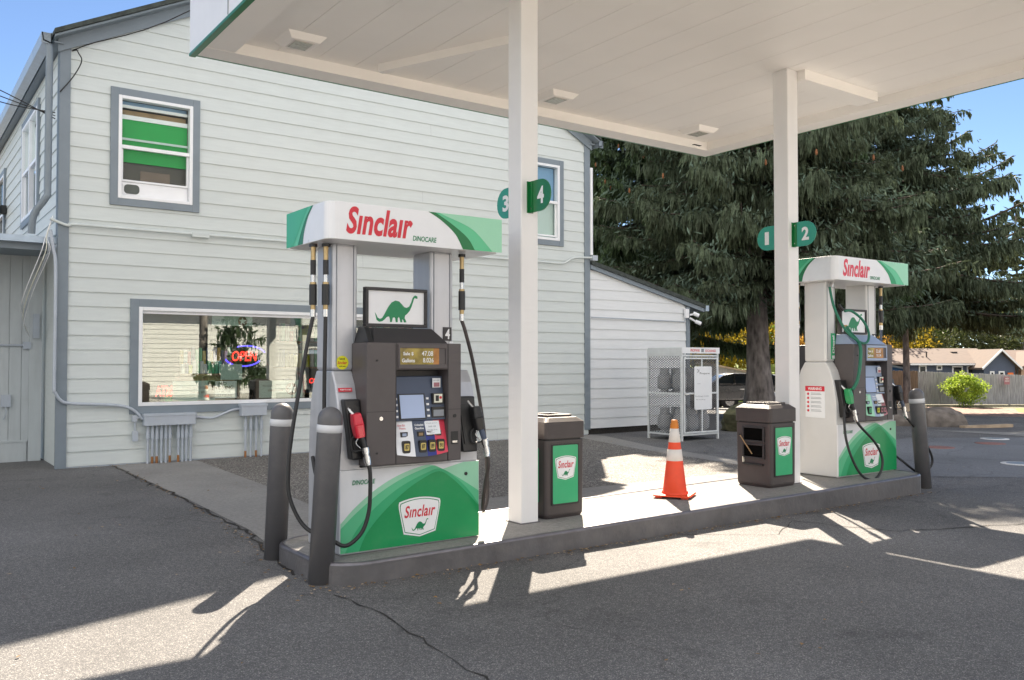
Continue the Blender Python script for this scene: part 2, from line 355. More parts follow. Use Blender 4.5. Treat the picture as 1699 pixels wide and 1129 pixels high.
DINO = [(303,408),(318,428),(332,458),(355,470),(378,462),(400,430),(425,385),(450,345),(480,310),(520,291),(560,298),(590,325),(615,350),(640,357),(668,345),(690,305),(705,262),(722,240),(740,234),(758,242),(762,262),(745,265),(730,258),(720,275),(710,305),(695,345),(675,385),(650,412),(625,432),(620,455),(632,478),(640,496),(614,498),(602,472),(592,470),(596,496),(574,498),(566,462),(556,445),(545,462),(546,496),(524,498),(518,462),(510,452),(492,456),(484,496),(462,498),(462,470),(452,444),(430,450),(405,475),(380,492),(350,498),(322,482),(313,450)]
DN = [((x - 532) / 459, (366 - y) / 459) for x, y in DINO]       # width 1
from mathutils.geometry import tessellate_polygon
def dino(mb, o, ux, uy, w_, m):
    pts = [(x * w_, y * w_) for x, y in DN]
    tris = tessellate_polygon([[Vector((p[0], p[1], 0)) for p in pts]])
    o = Vector(o); ux = Vector(ux); uy = Vector(uy)
    mb.add([o + ux * x + uy * y for x, y in pts], [tuple(t) for t in tris], m)
def logotext(mb, o, ux, uy, w_, h_, m='logo_red', bold=.02):
    # dotless condensed slanted lettering
    mb.text("S\u0131nclaır", o, ux, uy, w_, h_, m, bold=bold, shear=.25, space=1.04)
def shield_poly(w_, h_, inset=0):
    a = w_ / 2 - inset; hh = h_ - 2 * inset
    out = []
    for k in range(9):
        t = -1 + 2 * k / 8; out.append((t * a * .97, h_ / 2 - inset - .09 * h_ * t * t))
    out += [(a, h_ / 2 - inset - .16 * h_), (a * .985, h_ / 2 - inset - .26 * h_), (a * .76, -h_ / 2 + inset + .10 * h_), (0, -h_ / 2 + inset), (-a * .76, -h_ / 2 + inset + .10 * h_), (-a * .985, h_ / 2 - inset - .26 * h_), (-a, h_ / 2 - inset - .16 * h_)]
    return out
def emblem(mb, o, ux, uy, n, w_, h_):
    o = Vector(o); n = Vector(n)
    mb.flat(shield_poly(w_, h_), o + n * .001, ux, uy, 'ink_white')
    mb.flat(shield_poly(w_, h_, w_ * .03), o + n * .002, ux, uy, 'logo_green')
    mb.flat(shield_poly(w_, h_, w_ * .045), o + n * .003, ux, uy, 'ink_white')
    logotext(mb, o + n * .004 + Vector(uy) * h_ * .15, ux, uy, w_ * .74, h_ * .30)
    dino(mb, o + n * .004 - Vector(uy) * h_ * .20, ux, uy, w_ * .40, 'logo_green')

mat('mesh_wire', (.16, .16, .165), .5, metal=.4, var=.2, scale=30)

mat('lens_glass', (.42, .42, .36), .15, var=.25, scale=30)
paving('bounce_concrete', (.42, .40, .37), (.52, .50, .47), fine=320, patch=.8, contrast=.14, bump=.15, stains=.2, cracks=False)
mat('room_shade_black', (.014, .012, .010), .5, var=.3)

mat('slot_shade_black', (.003, .003, .003), .9, var=0, spec=.05)
leafmat('needles_tip', (.09, .14, .09), (.22, .30, .23), trans=.2)

leafmat('thicket', (.040, .055, .018), (.13, .15, .05), trans=.35, scale=.5)
mat('dead_leaf', (.22, .13, .05), .8, var=.5, scale=9)
mat('band_white', (.62, .63, .65), .5, var=.06, dirt=.2, dirtcol=(.35, .33, .3), dscale=12)
# ================================================================== TERRAIN
dD = Vector((.891, .454)); eE = Vector((-.454, .891))
def gz(X, Y):
    D = X * .891 + Y * .454
    return -.85 * min(1, max(0, (D - 20) / 24))
def sheet(name, m, D0, D1, E0, E1, off, kind='structure'):
    cuts = [D0] + [c for c in (20, 44) if D0 < c < D1] + [D1]; V = []
    for c in cuts:
        for e in (E0, E1):
            p = dD * c + eE * e; V.append((p.x, p.y, -.85 * min(1, max(0, (c - 20) / 24)) + off))
    mb = MB(); mb.add(V, [(2 * i, 2 * i + 2, 2 * i + 3, 2 * i + 1) for i in range(len(cuts) - 1)], m)
    return tag(mb.build(name), kind=kind)
sheet('ground', 'soil', -900, 1500, -1200, 1200, -.02)
sheet('forecourt_asphalt', 'asphalt', -60, 37, -60, 4.5, 0)
sheet('car_park_asphalt', 'asphalt', -30, 43, 4.5, 40, 0)
sheet('mulch_bed', 'mulch', 37, 49, -40, 4.5, -.008)
sheet('grass_verge', 'grass_turf', 45.5, 49, -40, -2.2, -.002)
sheet('yard', 'soil', 49, 300, -80, 80, -.01)
# grassy bank behind the parked cars
mb = MB()
nx, ny = 14, 8; V = []; Fc = []
for j in range(ny + 1):
    for i in range(nx + 1):
        D = 50 + 22 * j / ny; E = 8 + 26 * i / nx; p = dD * D + eE * E
        V.append((p.x, p.y, -.87 + 2.1 * min(1, j / ny * 1.4) * (0 if j == 0 else 1) + .12 * math.sin(i * 1.7 + j)))
for j in range(ny):
    for i in range(nx): a = j * (nx + 1) + i; Fc.append((a, a + nx + 1, a + nx + 2, a + 1))
mb.add(V, Fc, 'grass_turf', True); tag(mb.build('grass_bank'), kind='structure')
def patch(name, poly, z, m):
    mb = MB(); mb.add([(x, y, z) for x, y in poly], [tuple(range(len(poly)))], m); return tag(mb.build(name), kind='structure')
patch('concrete_strip', [(2.62, 12.93), (2.60, 9.4), (2.55, 7.3), (2.42, 6.3), (2.3, 5.6), (4.6, 5.3), (9.6, 5.7), (9.5, 7.45), (5.4, 7.55), (3.42, 7.55), (3.6, 9.8), (3.72, 12.93)], .004, 'concrete')
patch('aggregate_pavement', [(3.72, 12.93), (3.6, 9.8), (3.42, 7.55), (5.4, 7.55), (9.5, 7.45), (10.0, 10.4), (10.7, 12.93)], .005, 'aggregate')
patch('added_bounce_slab', [(-14, -1.0), (20, -1.0), (20, -11.9), (-14, -11.9)], .004, 'bounce_concrete')  # unseen pale slab added behind the camera to bounce light onto the ceiling
patch('concrete_edging', [(9.5, 7.45), (9.85, 7.4), (10.45, 10.4), (11.2, 12.5), (11.2, 12.93), (10.7, 12.93), (10.0, 10.4)], .006, 'concrete')
patch('asphalt_patch', [(10.4, 6.1), (10.7, 5.0), (12.6, 3.0), (22, 2.0), (22, 0), (32, -2), (34, 9), (21, 8.5), (17, 8.6), (13, 8.2)], .003, 'asphalt_patch') if False else None
for nm, poly in (('asphalt_patch', [(10.3, 6.0), (11.5, 4.9), (12.2, 3.3), (15.5, 2.4), (18.6, 3.5), (18.8, 6.8), (15.5, 8.9), (12.4, 8.7)]),):
    patch(nm, poly, .004, 'asphalt_patch')
patch('concrete_apron', [(17.6, 6.5), (19.0, 3.2), (20.6, 2.4), (20.6, 3.0), (19.2, 7.0), (17.6, 9.6)], .006, 'concrete')
# tar sealed cracks in the asphalt
random.seed(5)
def crack(pts, wd, name='sealed_crack'):
    P = [Vector((x, y)) for x, y in pts]; Q = []
    for a, b in zip(P, P[1:]):
        n_ = max(3, int((b - a).length / .12))
        for k in range(n_): Q.append(a.lerp(b, k / n_) + Vector((random.gauss(0, .018), random.gauss(0, .018))))
    Q.append(P[-1]); mb = MB(); V = []; Fc = []
    for i, q in enumerate(Q):
        d = (Q[min(i + 1, len(Q) - 1)] - Q[max(0, i - 1)]).normalized(); n_ = Vector((-d.y, d.x)) * wd * random.uniform(.3, 1.2)
        V += [(q.x + n_.x, q.y + n_.y, .0045), (q.x - n_.x, q.y - n_.y, .0045)]
    for i in range(len(Q) - 1): Fc.append((2 * i, 2 * i + 2, 2 * i + 3, 2 * i + 1))
    mb.add(V, Fc, 'tar'); return tag(mb.build(name), kind='structure')
crack([(2.28, 5.0), (2.3, 4.2), (2.2, 3.3), (2.0, 1.5)], .006)
crack([(2.58, 12.9), (2.57, 9.4), (2.50, 7.2), (2.25, 5.6)], .016)
crack([(6.6, 4.9), (6.9, 4.1), (8.5, 3.5), (12, 2.5)], .010)
crack([(5.3, 5.1), (6.0, 4.6), (6.6, 4.9)], .006)

rs = random.Random(8); mb = MB()
def leaf_(x, y, z0):
    a = rs.uniform(0, 6.28); r_ = rs.uniform(.006, .020); t_ = rs.uniform(.002, .010)
    c, s_ = math.cos(a) * r_, math.sin(a) * r_
    mb.add([(x - c, y - s_, z0 + .001), (x + s_ * .6, y - c * .6, z0 + t_), (x + c, y + s_, z0 + .002), (x - s_ * .6, y + c * .6, z0 + t_ * .6)], [(0, 1, 2, 3)], rs.choice(['dead_leaf', 'dead_leaf', 'tan_wood', 'sand']))
for k in range(300): leaf_(rs.uniform(2.3, 9.3), 5.11 - abs(rs.gauss(0, .05)), .006)
for k in range(90): leaf_(rs.gauss(2.35, .12), rs.uniform(4.9, 6.6), .006)
for k in range(200): leaf_(rs.uniform(2.0, 11.1), 12.9 - abs(rs.gauss(0, .09)), .008)
for k in range(170): leaf_(rs.uniform(-1, 12), rs.uniform(2.3, 12), .008)
for k in range(120): t_ = rs.uniform(0, 1); leaf_(2.6 - .3 * t_ ** 2 + rs.gauss(0, .03), 12.8 - 7 * t_, .008)
tag(mb.build('fallen_leaves'), kind='stuff')
def zt(X): return .13 + .0095 * (X - 2.18)
# ================================================================== ISLAND
isl = thing('pump_island', (0, 0, 0), 'long raised concrete pump island with dark painted kerb and steel edge', 'kerb island')
out = rounded(2.30, 5.12, 9.32, 6.2, .26, 7)
mb = MB(); mb.hull([(x, y, -.03) for x, y in out], [(x, y, zt(x) - .012) for x, y in out], 'curb_paint'); mb.build('kerb', isl)
ins = rounded(2.325, 5.145, 9.295, 6.175, .24, 7)
mb = MB(); mb.hull([(x, y, zt(x) - .011) for x, y in ins], [(x, y, zt(x)) for x, y in ins], 'concrete'); mb.build('top_slab', isl)
mb = MB(); pts = [(x, y, zt(x) - .014) for x, y in rounded(2.32, 5.14, 9.3, 6.18, .25, 7)]
mb.tube(pts + [pts[0]], .022, 'curb_steel', 8, caps=False); mb.build('steel_nosing', isl)

# ================================================================== CANOPY
can = thing('fuel_canopy', (5.77, 5.6, 0), 'large flat white canopy on two square columns above the pumps', 'canopy')
cx0, cx1, cy0, cy1 = 2.385, 9.40, 2.9, 8.38
ox, oy = 5.77, 5.6
def cb(a, b, m, mb=None):
    mb = mb or MB(); return mb.box((a[0] - ox, a[1] - oy, a[2]), (b[0] - ox, b[1] - oy, b[2]), m)
mb = MB(); x = cx0 + .28; mb = cb((cx0 + .05, cy0 + .05, 4.480), (cx1 - .05, cy1 - .05, 4.560), 'canopy_white')
k = 0
while x < cx1 - .2:                                   # deck pans running front to back with small gaps
    cb((x, cy0 + .06, 4.410 + .0), (min(x + .3955, cx1 - .06), cy1 - .06, 4.490), 'canopy_white', mb); x += .40
cb((cx0 + .06, cy0 + .06, 4.412), (cx0 + .275, cy1 - .06, 4.490), 'canopy_white', mb)
mb.build('ceiling_deck', can)
lip = .27
for n_, a, b in (('soffit_edge', (cx0 + .004, cy1 - lip, 4.300), (cx1 - .004, cy1 - .004, 4.409)), ('soffit_edge', (cx0 + .004, cy0 + .004, 4.300), (cx1 - .004, cy0 + lip, 4.409)),
                 ('soffit_edge', (cx0 + .004, cy0 + lip + .003, 4.303), (cx0 + lip, cy1 - lip - .003, 4.409)), ('soffit_edge', (cx1 - lip, cy0 + lip + .003, 4.303), (cx1 - .004, cy1 - lip - .003, 4.409))):
    cb(a, b, 'canopy_white').build(n_, can)
ft = 5.12
for a, b in (((cx0 - .05, cy0 - .05, 4.322), (cx0, cy1 + .05, ft)), ((cx1, cy0 - .05, 4.322), (cx1 + .05, cy1 + .05, ft)), ((cx0, cy1, 4.322), (cx1, cy1 + .05, ft)), ((cx0, cy0 - .05, 4.322), (cx1, cy0, ft))):
    f = cb(a, b, 'vinyl_white').build('fascia', can)
for yy in (7.3, 5.8, 4.360): cb((cx0 - .056, yy, 4.330), (cx0 - .05, yy + .012, ft), 'ink_gray').build('fascia_joint', can)
mb = MB()
for a, b in (((cx0 - .055, cy0 - .055, 4.295), (cx0 + .002, cy1 + .055, 4.322)), ((cx1 - .002, cy0 - .055, 4.311), (cx1 + .055, cy1 + .055, 4.322)), ((cx0 + .004, cy1 - .002, 4.309), (cx1 - .004, cy1 + .055, 4.322)), ((cx0 + .004, cy0 - .055, 4.295), (cx1 - .004, cy0 + .002, 4.322))):
    cb(a, b, 'green_dark', mb)
mb.build('fascia_trim', can)
cb((cx0, cy0, 4.660), (cx1, cy1, 4.700), 'galvanized').build('roof_deck', can)
cols = [(4.085, 5.54), (7.47, 5.56)]
for X0, Y0 in cols:
    cb((X0, Y0, zt(X0) - .01), (X0 + .17, Y0 + .18, 4.412), 'white_paint').build('column', can, bevel=.012, seg=3)
    cb((X0 - .012, Y0 - .012, zt(X0) - .01), (X0 + .182, Y0 + .192, zt(X0) + .008), 'curb_paint').build('base_seal', can, bevel=.004)
    
cb((7.64, 5.47, 4.295 + .01), (8.95, 5.72, 4.420), 'canopy_white').build('beam', can)
mb = MB(); d = Vector((.60, -1.38, 0)).normalized(); n_ = Vector((-d.y, d.x, 0)) * .035
p0 = Vector((4.060 - ox, 7.9 - oy, 0)); p1 = p0 + d * 1.55
for (za, zb) in ((4.330, 4.412),):
    A = [p0 - n_, p0 + n_, p1 + n_, p1 - n_]; mb.hull([(p.x, p.y, za) for p in A], [(p.x, p.y, zb) for p in A], 'canopy_white')
mb.build('diagonal_brace', can)
cb((8.72, 7.96, 4.296), (8.86, 8.0, 4.301), 'ink_black').build('soffit_slot', can)
# canopy lights
lab = ['square canopy light in the left ceiling corner near the white fascia', 'canopy light in the ceiling just right of the front column', 'canopy light near the back corner of the ceiling, beside the rear column']
for i, (lx, ly) in enumerate(((3.13, 7.70), (6.13, 7.66), (8.53, 7.72))):
    t = thing('canopy_light', (lx, ly, 4.410), lab[i], 'light fixture', 'square lights set in the canopy ceiling')
    mb = MB(); q = .19
    mb.hull([(-q, -q, .002), (q, -q, .002), (q, q, .002), (-q, q, .002)], [(-q * .72, -q * .72, -.055), (q * .72, -q * .72, -.055), (q * .72, q * .72, -.055), (-q * .72, q * .72, -.055)], 'canopy_white')
    mb.build('housing', t, bevel=.006)
    mb = MB(); mb.box((-.085, -.10, -.062), (.085, .10, -.0555), 'lens_glass'); mb.box((-.10, -.115, -.0585), (.10, .115, -.0552), 'cone_white'); mb.build('lens', t, bevel=.004)
# number flags
def flag(num, X, Yw, dirn, z, col, label, rear):
    t = thing('pump_number_sign', (X, Yw, z), label, 'number sign', 'green pump number signs on the columns')
    s = dirn; hh = .125; L = .27
    poly = [(0, -hh), (s * (L - hh), -hh)] + [(s * (L - hh + hh * math.sin(R(a))), -hh * math.cos(R(a))) for a in range(15, 180, 15)] + [(s * (L - hh), hh), (0, hh)]
    mb = MB(); mb.prism(poly, 'x', -.004, .004, col); mb.build('plate', t)
    mb = MB(); mb.box((-.03, 0, -hh), (.03, s * .006, hh), 'green_dark'); mb.box((-.0045, 0, -hh + .002), (-.009, s * .045, hh - .002), 'green_dark')
    for zz in (-.09, .09): mb.tube([(-.009, s * .022, zz), (-.012, s * .022, zz)], .006, 'chrome', 8)
    mb.build('bracket', t)
    mb = MB(); c = s * (.045 + (L - .045) / 2 - .012)
    mb.text(num, (-.0055, c, 0), (0, -1, 0), (0, 0, 1), .052 if num == '1' else .085, .135, 'ink_white', bold=0.0 if num == '1' else .035)
    mb.text(num, (.0055, c, 0), (0, 1, 0), (0, 0, 1), .052 if num == '1' else .085, .135, 'ink_white', bold=0.0 if num == '1' else .035); mb.build('number', t)
flag('4', 4.17, 5.54, -1, 2.72, 'green_dark', 'dark green flag sign reading 4 on the front column', 0)
flag('3', 4.17, 5.72, 1, 2.72, 'flag_teal', 'pale teal flag sign reading 3 behind the front column', 1)
flag('2', 7.55, 5.56, -1, 2.71, 'flag_teal', 'green flag sign reading 2 on the far column', 0)
flag('1', 7.55, 5.74, 1, 2.71, 'flag_teal', 'green flag sign reading 1 behind the far column', 1)

# ================================================================== BUILDING
WY = 12.95; XL, XR = 1.93, 11.15; EZ = 5.60; PK = 7.95; XM = (XL + XR) / 2
sl_ = (PK - EZ) / (XM - XL)
def rake(z): return (XL, XR) if z <= EZ else (XL + (z - EZ) / sl_, XR - (z - EZ) / sl_)
bld = thing('store_building', (0, 0, 0), 'two storey pale grey clapboard store with slate trim behind the pumps', 'building')
holes = [(2.92, 7.72, .80, 2.18), (2.63, 3.63, 3.67, 5.10), (9.40, 10.42, 3.70, 5.13)]     # big shop window, two upstairs windows
def wall_cells(x0, x1, z0, z1, hs, f, mb, m):
    xs = sorted(set([x0, x1] + [h[0] for h in hs] + [h[1] for h in hs])); zs = sorted(set([z0, z1] + [h[2] for h in hs] + [h[3] for h in hs]))
    for a, b in zip(xs, xs[1:]):
        for c, d in zip(zs, zs[1:]):
            if any(h[0] <= (a + b) / 2 <= h[1] and h[2] <= (c + d) / 2 <= h[3] for h in hs): continue
            f(mb, a, b, c, d, m)
mb = MB()
wall_cells(XL + .02, XR - .02, -.03, EZ, holes, lambda mb, a, b, c, d, m: mb.box((a, WY + .02, c), (b, WY + .14, d), m), mb, 'siding')
mb.prism([(XL + .02, EZ), (XR - .02, EZ), (XM, PK - .05)], 'y', WY + .02, WY + .14, 'siding')
BY = 24.0
wall_cells(WY + .15, BY, -.03, EZ, [(14.85, 16.55, 3.72, 5.28), (19.2, 20.4, 3.5, 5.0)], lambda mb, a, b, c, d, m: mb.box((XL + .02, a, c), (XL + .14, b, d), m), mb, 'siding')
mb.box((XR - .14, WY + .15, -.03), (XR - .02, BY, EZ), 'siding'); mb.box((XL + .02, BY, -.03), (XR - .02, BY + .12, EZ), 'siding')
mb.build('wall', bld)
# lap siding, front
def lap(mb, z0, z1, xa0, xb0, xa1, xb1, f, m, t0, t1):
    # f(s, n, z) -> world ; n outward
    V = [f(xa0, t0, z0), f(xb0, t0, z0), f(xb1, t1, z1), f(xa1, t1, z1), f(xa0, -.01, z0), f(xb0, -.01, z0)]
    mb.add(V, [(0, 1, 2, 3), (4, 5, 1, 0)], m); mb.add([f(xa0, t0, z0), f(xa1, t1, z1), f(xa1, -.01, z1), f(xa0, -.01, z0)], [(0, 1, 2, 3)], m)
    mb.add([f(xb0, t0, z0), f(xb1, t1, z1), f(xb1, -.01, z1), f(xb0, -.01, z0)], [(3, 2, 1, 0)], m)
def siding(zb, ztop, rk, hs, f, m, expo=.195, tb=.021, tt=.006):
    mb = MB(); k = 0; z = zb
    rnd = random.Random(3)
    while z < ztop - .01:
        z1 = min(z + expo, ztop); br = sorted(set([z, z1] + [h for q in hs for h in (q[2], q[3]) if z < h < z1] + ([EZ] if z < EZ < z1 else [])))
        j = rnd.uniform(-.0015, .0015)
        for a, b in zip(br, br[1:]):
            ta = tb + j + (tt - tb) * (a - z) / expo; tb_ = tb + j + (tt - tb) * (b - z) / expo
            l0, r0 = rk(a); l1, r1 = rk(b); cuts = sorted([(h[0], h[1]) for h in hs if h[2] <= (a + b) / 2 <= h[3]])
            segs = []; s0, s1 = l0, l1
            for c in cuts:
                segs.append((s0, c[0], s1, c[0])); s0 = s1 = c[1]
            segs.append((s0, r0, s1, r1))
            for q in segs:
                if q[1] - q[0] > .01: lap(mb, a, b, q[0], q[1], q[2], q[3], f, m, ta, tb_)
        z = z1
    return mb
siding(.02, PK - .03, rake, holes, lambda s, n, z: (s, WY - n, z), 'siding').build('front_siding', bld)
mb = MB(); rj = random.Random(77); k = 0; z = .02
while z < EZ + 1.6:
    l, r_ = rake(z + .195)
    for q in range(1 if k % 3 == 0 else 0):
        x = rj.uniform(l + .5, r_ - .5)
        if not any(h[0] - .12 < x < h[1] + .12 and h[2] - .2 < z < h[3] + .1 for h in holes): mb.add([(x, WY - .0215, z + .003), (x + .0025, WY - .0215, z + .003), (x + .0025, WY - .0072, z + .19), (x, WY - .0072, z + .19)], [(0, 1, 2, 3)], 'ink_gray')
    z += .195; k += 1
mb.build('butt_joints', bld)
siding(3.14, EZ, lambda z: (WY + .03, BY), [(14.85, 16.55, 3.72, 5.28), (19.2, 20.4, 3.5, 5.0)], lambda s, n, z: (XL - n, s, z), 'siding').build('side_siding', bld)
mb = MB(); mb.box((XL + .01, WY - .012, -.02), (XR - .01, WY + .02, .03), 'conduit'); mb.build('foundation', bld)
# corner boards, rake boards
MB().box((XL - .035, WY - .04, .0), (XL + .10, WY + .02, EZ + .05), 'trim_gray').build('corner_board', bld, bevel=.004)
MB().box((XL - .04, WY + .0205, 3.1), (XL - .0, WY + .10, EZ), 'trim_gray').build('corner_board', bld, bevel=.004)
MB().box((XR - .10, WY - .04, .10), (XR + .035, WY + .02, EZ + .05), 'trim_gray').build('corner_board', bld, bevel=.004)
for sgn in (1, -1):
    xe = XL - .06 if sgn > 0 else XR + .06; ze = EZ - .06 * sl_
    mb = MB(); h = .21
    mb.prism([(xe, ze - .04), (XM, PK - .04), (XM, PK - .04 + h), (xe, ze - .04 + h)], 'y', WY - .07, WY - .042, 'trim_gray'); mb.build('rake_board', bld)
    mb = MB(); xo = xe - sgn * .07; zo = ze - .07 * sl_
    mb.prism([(xo, zo + .172), (XM, PK + .172), (XM, PK + .235), (xo, zo + .235)], 'y', WY - .27, BY + .3, 'shingle')
    mb.prism([(xo + sgn * .01, zo + .14), (XM, PK + .14), (XM, PK + .170), (xo + sgn * .01, zo + .170)], 'y', WY - .24, BY + .28, 'trim_gray'); mb.build('roof', bld)
    mb = MB(); xg = xo - sgn * .02
    mb.prism([(xg, zo + .05), (xg - sgn * .10, zo + .08), (xg - sgn * .12, zo + .19), (xg - sgn * .105, zo + .19), (xg - sgn * .09, zo + .095), (xg - sgn * .01, zo + .07), (xg - sgn * .01, zo + .2), (xg, zo + .2)], 'y', WY - .16, BY + .3, 'galvanized' if sgn > 0 else 'trim_gray')
    mb.box((xg, WY - .16, zo + .05), (xg - sgn * .12, WY - .157, zo + .19), 'trim_gray'); mb.build('gutter', bld)
    mb = MB(); mb.box((xo + sgn * .02, WY - .10, zo + .10), (XL if sgn > 0 else XR, BY + .2, zo + .125), 'trim_gray'); mb.build('soffit', bld)
# downspouts
mb = MB(); mb.tube(smoothpath([(1.74, 12.84, 5.62), (1.76, 12.84, 5.5), (1.765, 12.86, 5.0), (1.765, 12.88, 3.75), (1.75, 12.88, 3.58), (1.62, 12.95, 3.35), (1.60, 13.0, 3.10)], 4), .045, 'trim_gray', 8); mb.build('downspout', bld)
mb = MB(); mb.tube([(XR + .09, 12.95, 5.2), (XR + .09, 12.95, 3.5)], .04, 'vinyl_white', 8); mb.build('downspout', bld)
# ---- windows
def window(parent, x0, x1, z0, z1, glass, trim=.10, frame=.045, f=None, double=True, name='window'):
    f = f or (lambda a, b: ((a[0], WY + a[1], a[2]), (b[0], WY + b[1], b[2])))
    def B(mb, a, b, m): a, b = f(a, b); return mb.box(a, b, m)
    mb = MB(); t = trim
    B(mb, (x0 - t, -.05, z0 - t), (x0, -.02 + .05, z1 + t), 'trim_gray'); B(mb, (x1, -.05, z0 - t), (x1 + t, .03, z1 + t), 'trim_gray')
    B(mb, (x0 + .0, -.048, z1), (x1, .03, z1 + t), 'trim_gray'); B(mb, (x0, -.048, z0 - t), (x1, .03, z0), 'trim_gray')
    w_ = mb.build(name, parent, bevel=.003)
    mb = MB(); fr = frame
    B(mb, (x0, -.055, z0), (x0 + fr, .06, z1), 'vinyl_white'); B(mb, (x1 - fr, -.055, z0), (x1, .06, z1), 'vinyl_white')
    B(mb, (x0 + fr, -.053, z1 - fr), (x1 - fr, .06, z1), 'vinyl_white'); B(mb, (x0 + fr, -.053, z0), (x1 - fr, .06, z0 + fr), 'vinyl_white')
    mb.build('frame', w_, bevel=.004)
    if double:
        zm = (z0 + z1) / 2 - .02
        mb = MB(); B(mb, (x0 + fr, -.04, zm), (x1 - fr, .02, zm + .05), 'vinyl_white')
        s = .028; za = z0 + fr + double
        B(mb, (x0 + fr, -.0, za), (x0 + fr + s, .035, zm), 'vinyl_white'); B(mb, (x1 - fr - s, -.0, za), (x1 - fr, .035, zm), 'vinyl_white')
        B(mb, (x0 + fr + s, .002, za), (x1 - fr - s, .035, za + s), 'vinyl_white')
        mb.build('sash', w_, bevel=.003)
        mb = MB(); B(mb, (x0 + fr, -.012, zm + .05), (x1 - fr, -.008, z1 - fr), glass); B(mb, (x0 + fr + s, .012, za + s), (x1 - fr - s, .016, zm), glass); mb.build('pane', w_)
    else:
        mb = MB(); B(mb, (x0 + fr, .0, z0 + fr), (x1 - fr, .006, z1 - fr), glass); mb.build('pane', w_)
    return w_
wA = window(bld, 2.92 - .0, 7.72, .80, 2.18, 'shop_glass', trim=.11, double=False, frame=.05)
mb = MB(); mb.box((2.97, WY - .02, 2.09), (7.67, WY - .003, 2.115), 'vinyl_white'); mb.box((2.97, WY - .03, 2.117), (7.67, WY - .003, 2.128), 'vinyl_white'); mb.build('head_bead', wA)
wB = window(bld, 2.63, 3.63, 3.67, 5.10, 'window_glass', double=.20)
mb = MB()      # green blind, valance, fan filler seen through the panes
mb.box((2.68, WY + .075, 4.20), (3.58, WY + .085, 4.80), 'blind_green'); mb.box((2.68, WY + .06, 4.80), (3.58, WY + .10, 4.86), 'vinyl_white')
mb.box((2.68, WY + .062, 4.96), (3.58, WY + .10, 5.0), 'vinyl_white'); mb.box((2.68, WY + .15, 4.86), (3.58, WY + .16, 4.95), 'tan_wood'); mb.box((2.68, WY + .11, 5.0), (3.58, WY + .12, 5.06), 'curtain_blue')
mb.box((2.68, WY + .03, 4.50), (3.58, WY + .04, 4.53), 'paper'); mb.box((2.68, WY + .10, 3.90), (3.58, WY + .12, 4.25), 'room_shade_black'); mb.box((2.95, WY + .095, 3.92), (3.35, WY + .0995, 4.10), 'house_roof2')  # near-black sheet paints the unlit room under the blind
mb.build('blind', wB)
mb = MB(); mb.box((2.68, WY + .02, 3.716), (3.58, WY + .05, 3.912), 'vinyl_white'); mb.box((2.70, WY + .012, 3.74), (2.94, WY + .02, 3.89), 'vinyl_white')
mb.prism(rounded(2.72, 3.75, 2.92, 3.88, .05), 'y', WY + .004, WY + .012, 'room_dark'); mb.build('vent_panel', wB)
wC = window(bld, 9.40, 10.42, 3.70, 5.13, 'window_glass', double=.03)
mb = MB(); mb.box((9.45, WY + .075, 4.42), (10.37, WY + .085, 5.08), 'curtain_blue'); mb.box((9.45, WY + .075, 3.75), (10.37, WY + .085, 4.41), 'paper'); mb.build('curtain', wC)
# dark rooms behind the openings
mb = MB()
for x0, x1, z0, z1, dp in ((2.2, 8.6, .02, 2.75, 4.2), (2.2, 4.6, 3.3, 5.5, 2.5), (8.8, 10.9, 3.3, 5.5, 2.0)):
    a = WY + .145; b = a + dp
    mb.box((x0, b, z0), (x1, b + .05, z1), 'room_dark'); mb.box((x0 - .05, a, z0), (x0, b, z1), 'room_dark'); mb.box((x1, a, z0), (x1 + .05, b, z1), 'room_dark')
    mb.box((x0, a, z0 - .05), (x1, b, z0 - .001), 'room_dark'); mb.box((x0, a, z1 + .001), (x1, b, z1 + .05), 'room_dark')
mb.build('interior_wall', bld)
# side windows (second floor, facing left)
fL = lambda a, b: ((XL + a[1], a[0], a[2]), (XL + b[1], b[0], b[2]))
wD = window(bld, 14.85, 16.55, 3.72, 5.28, 'window_glass', f=fL, double=.02)
mb = MB(); mb.box((XL - .05, 15.67, 3.77), (XL + .03, 15.73, 5.23), 'vinyl_white'); mb.build('mullion', wD)
mb = MB(); mb.box((XL + .08, 14.9, 4.52), (XL + .09, 16.5, 5.23), 'paper_white'); mb.build('blind', wD)
mb = MB(); mb.box((XL + .10, 14.9, 3.75), (XL + .13, 16.5, 4.5), 'slate_blue'); mb.build('curtain', wD)
window(bld, 19.2, 20.4, 3.5, 5.0, 'dark_window_glass', f=fL, double=.02)

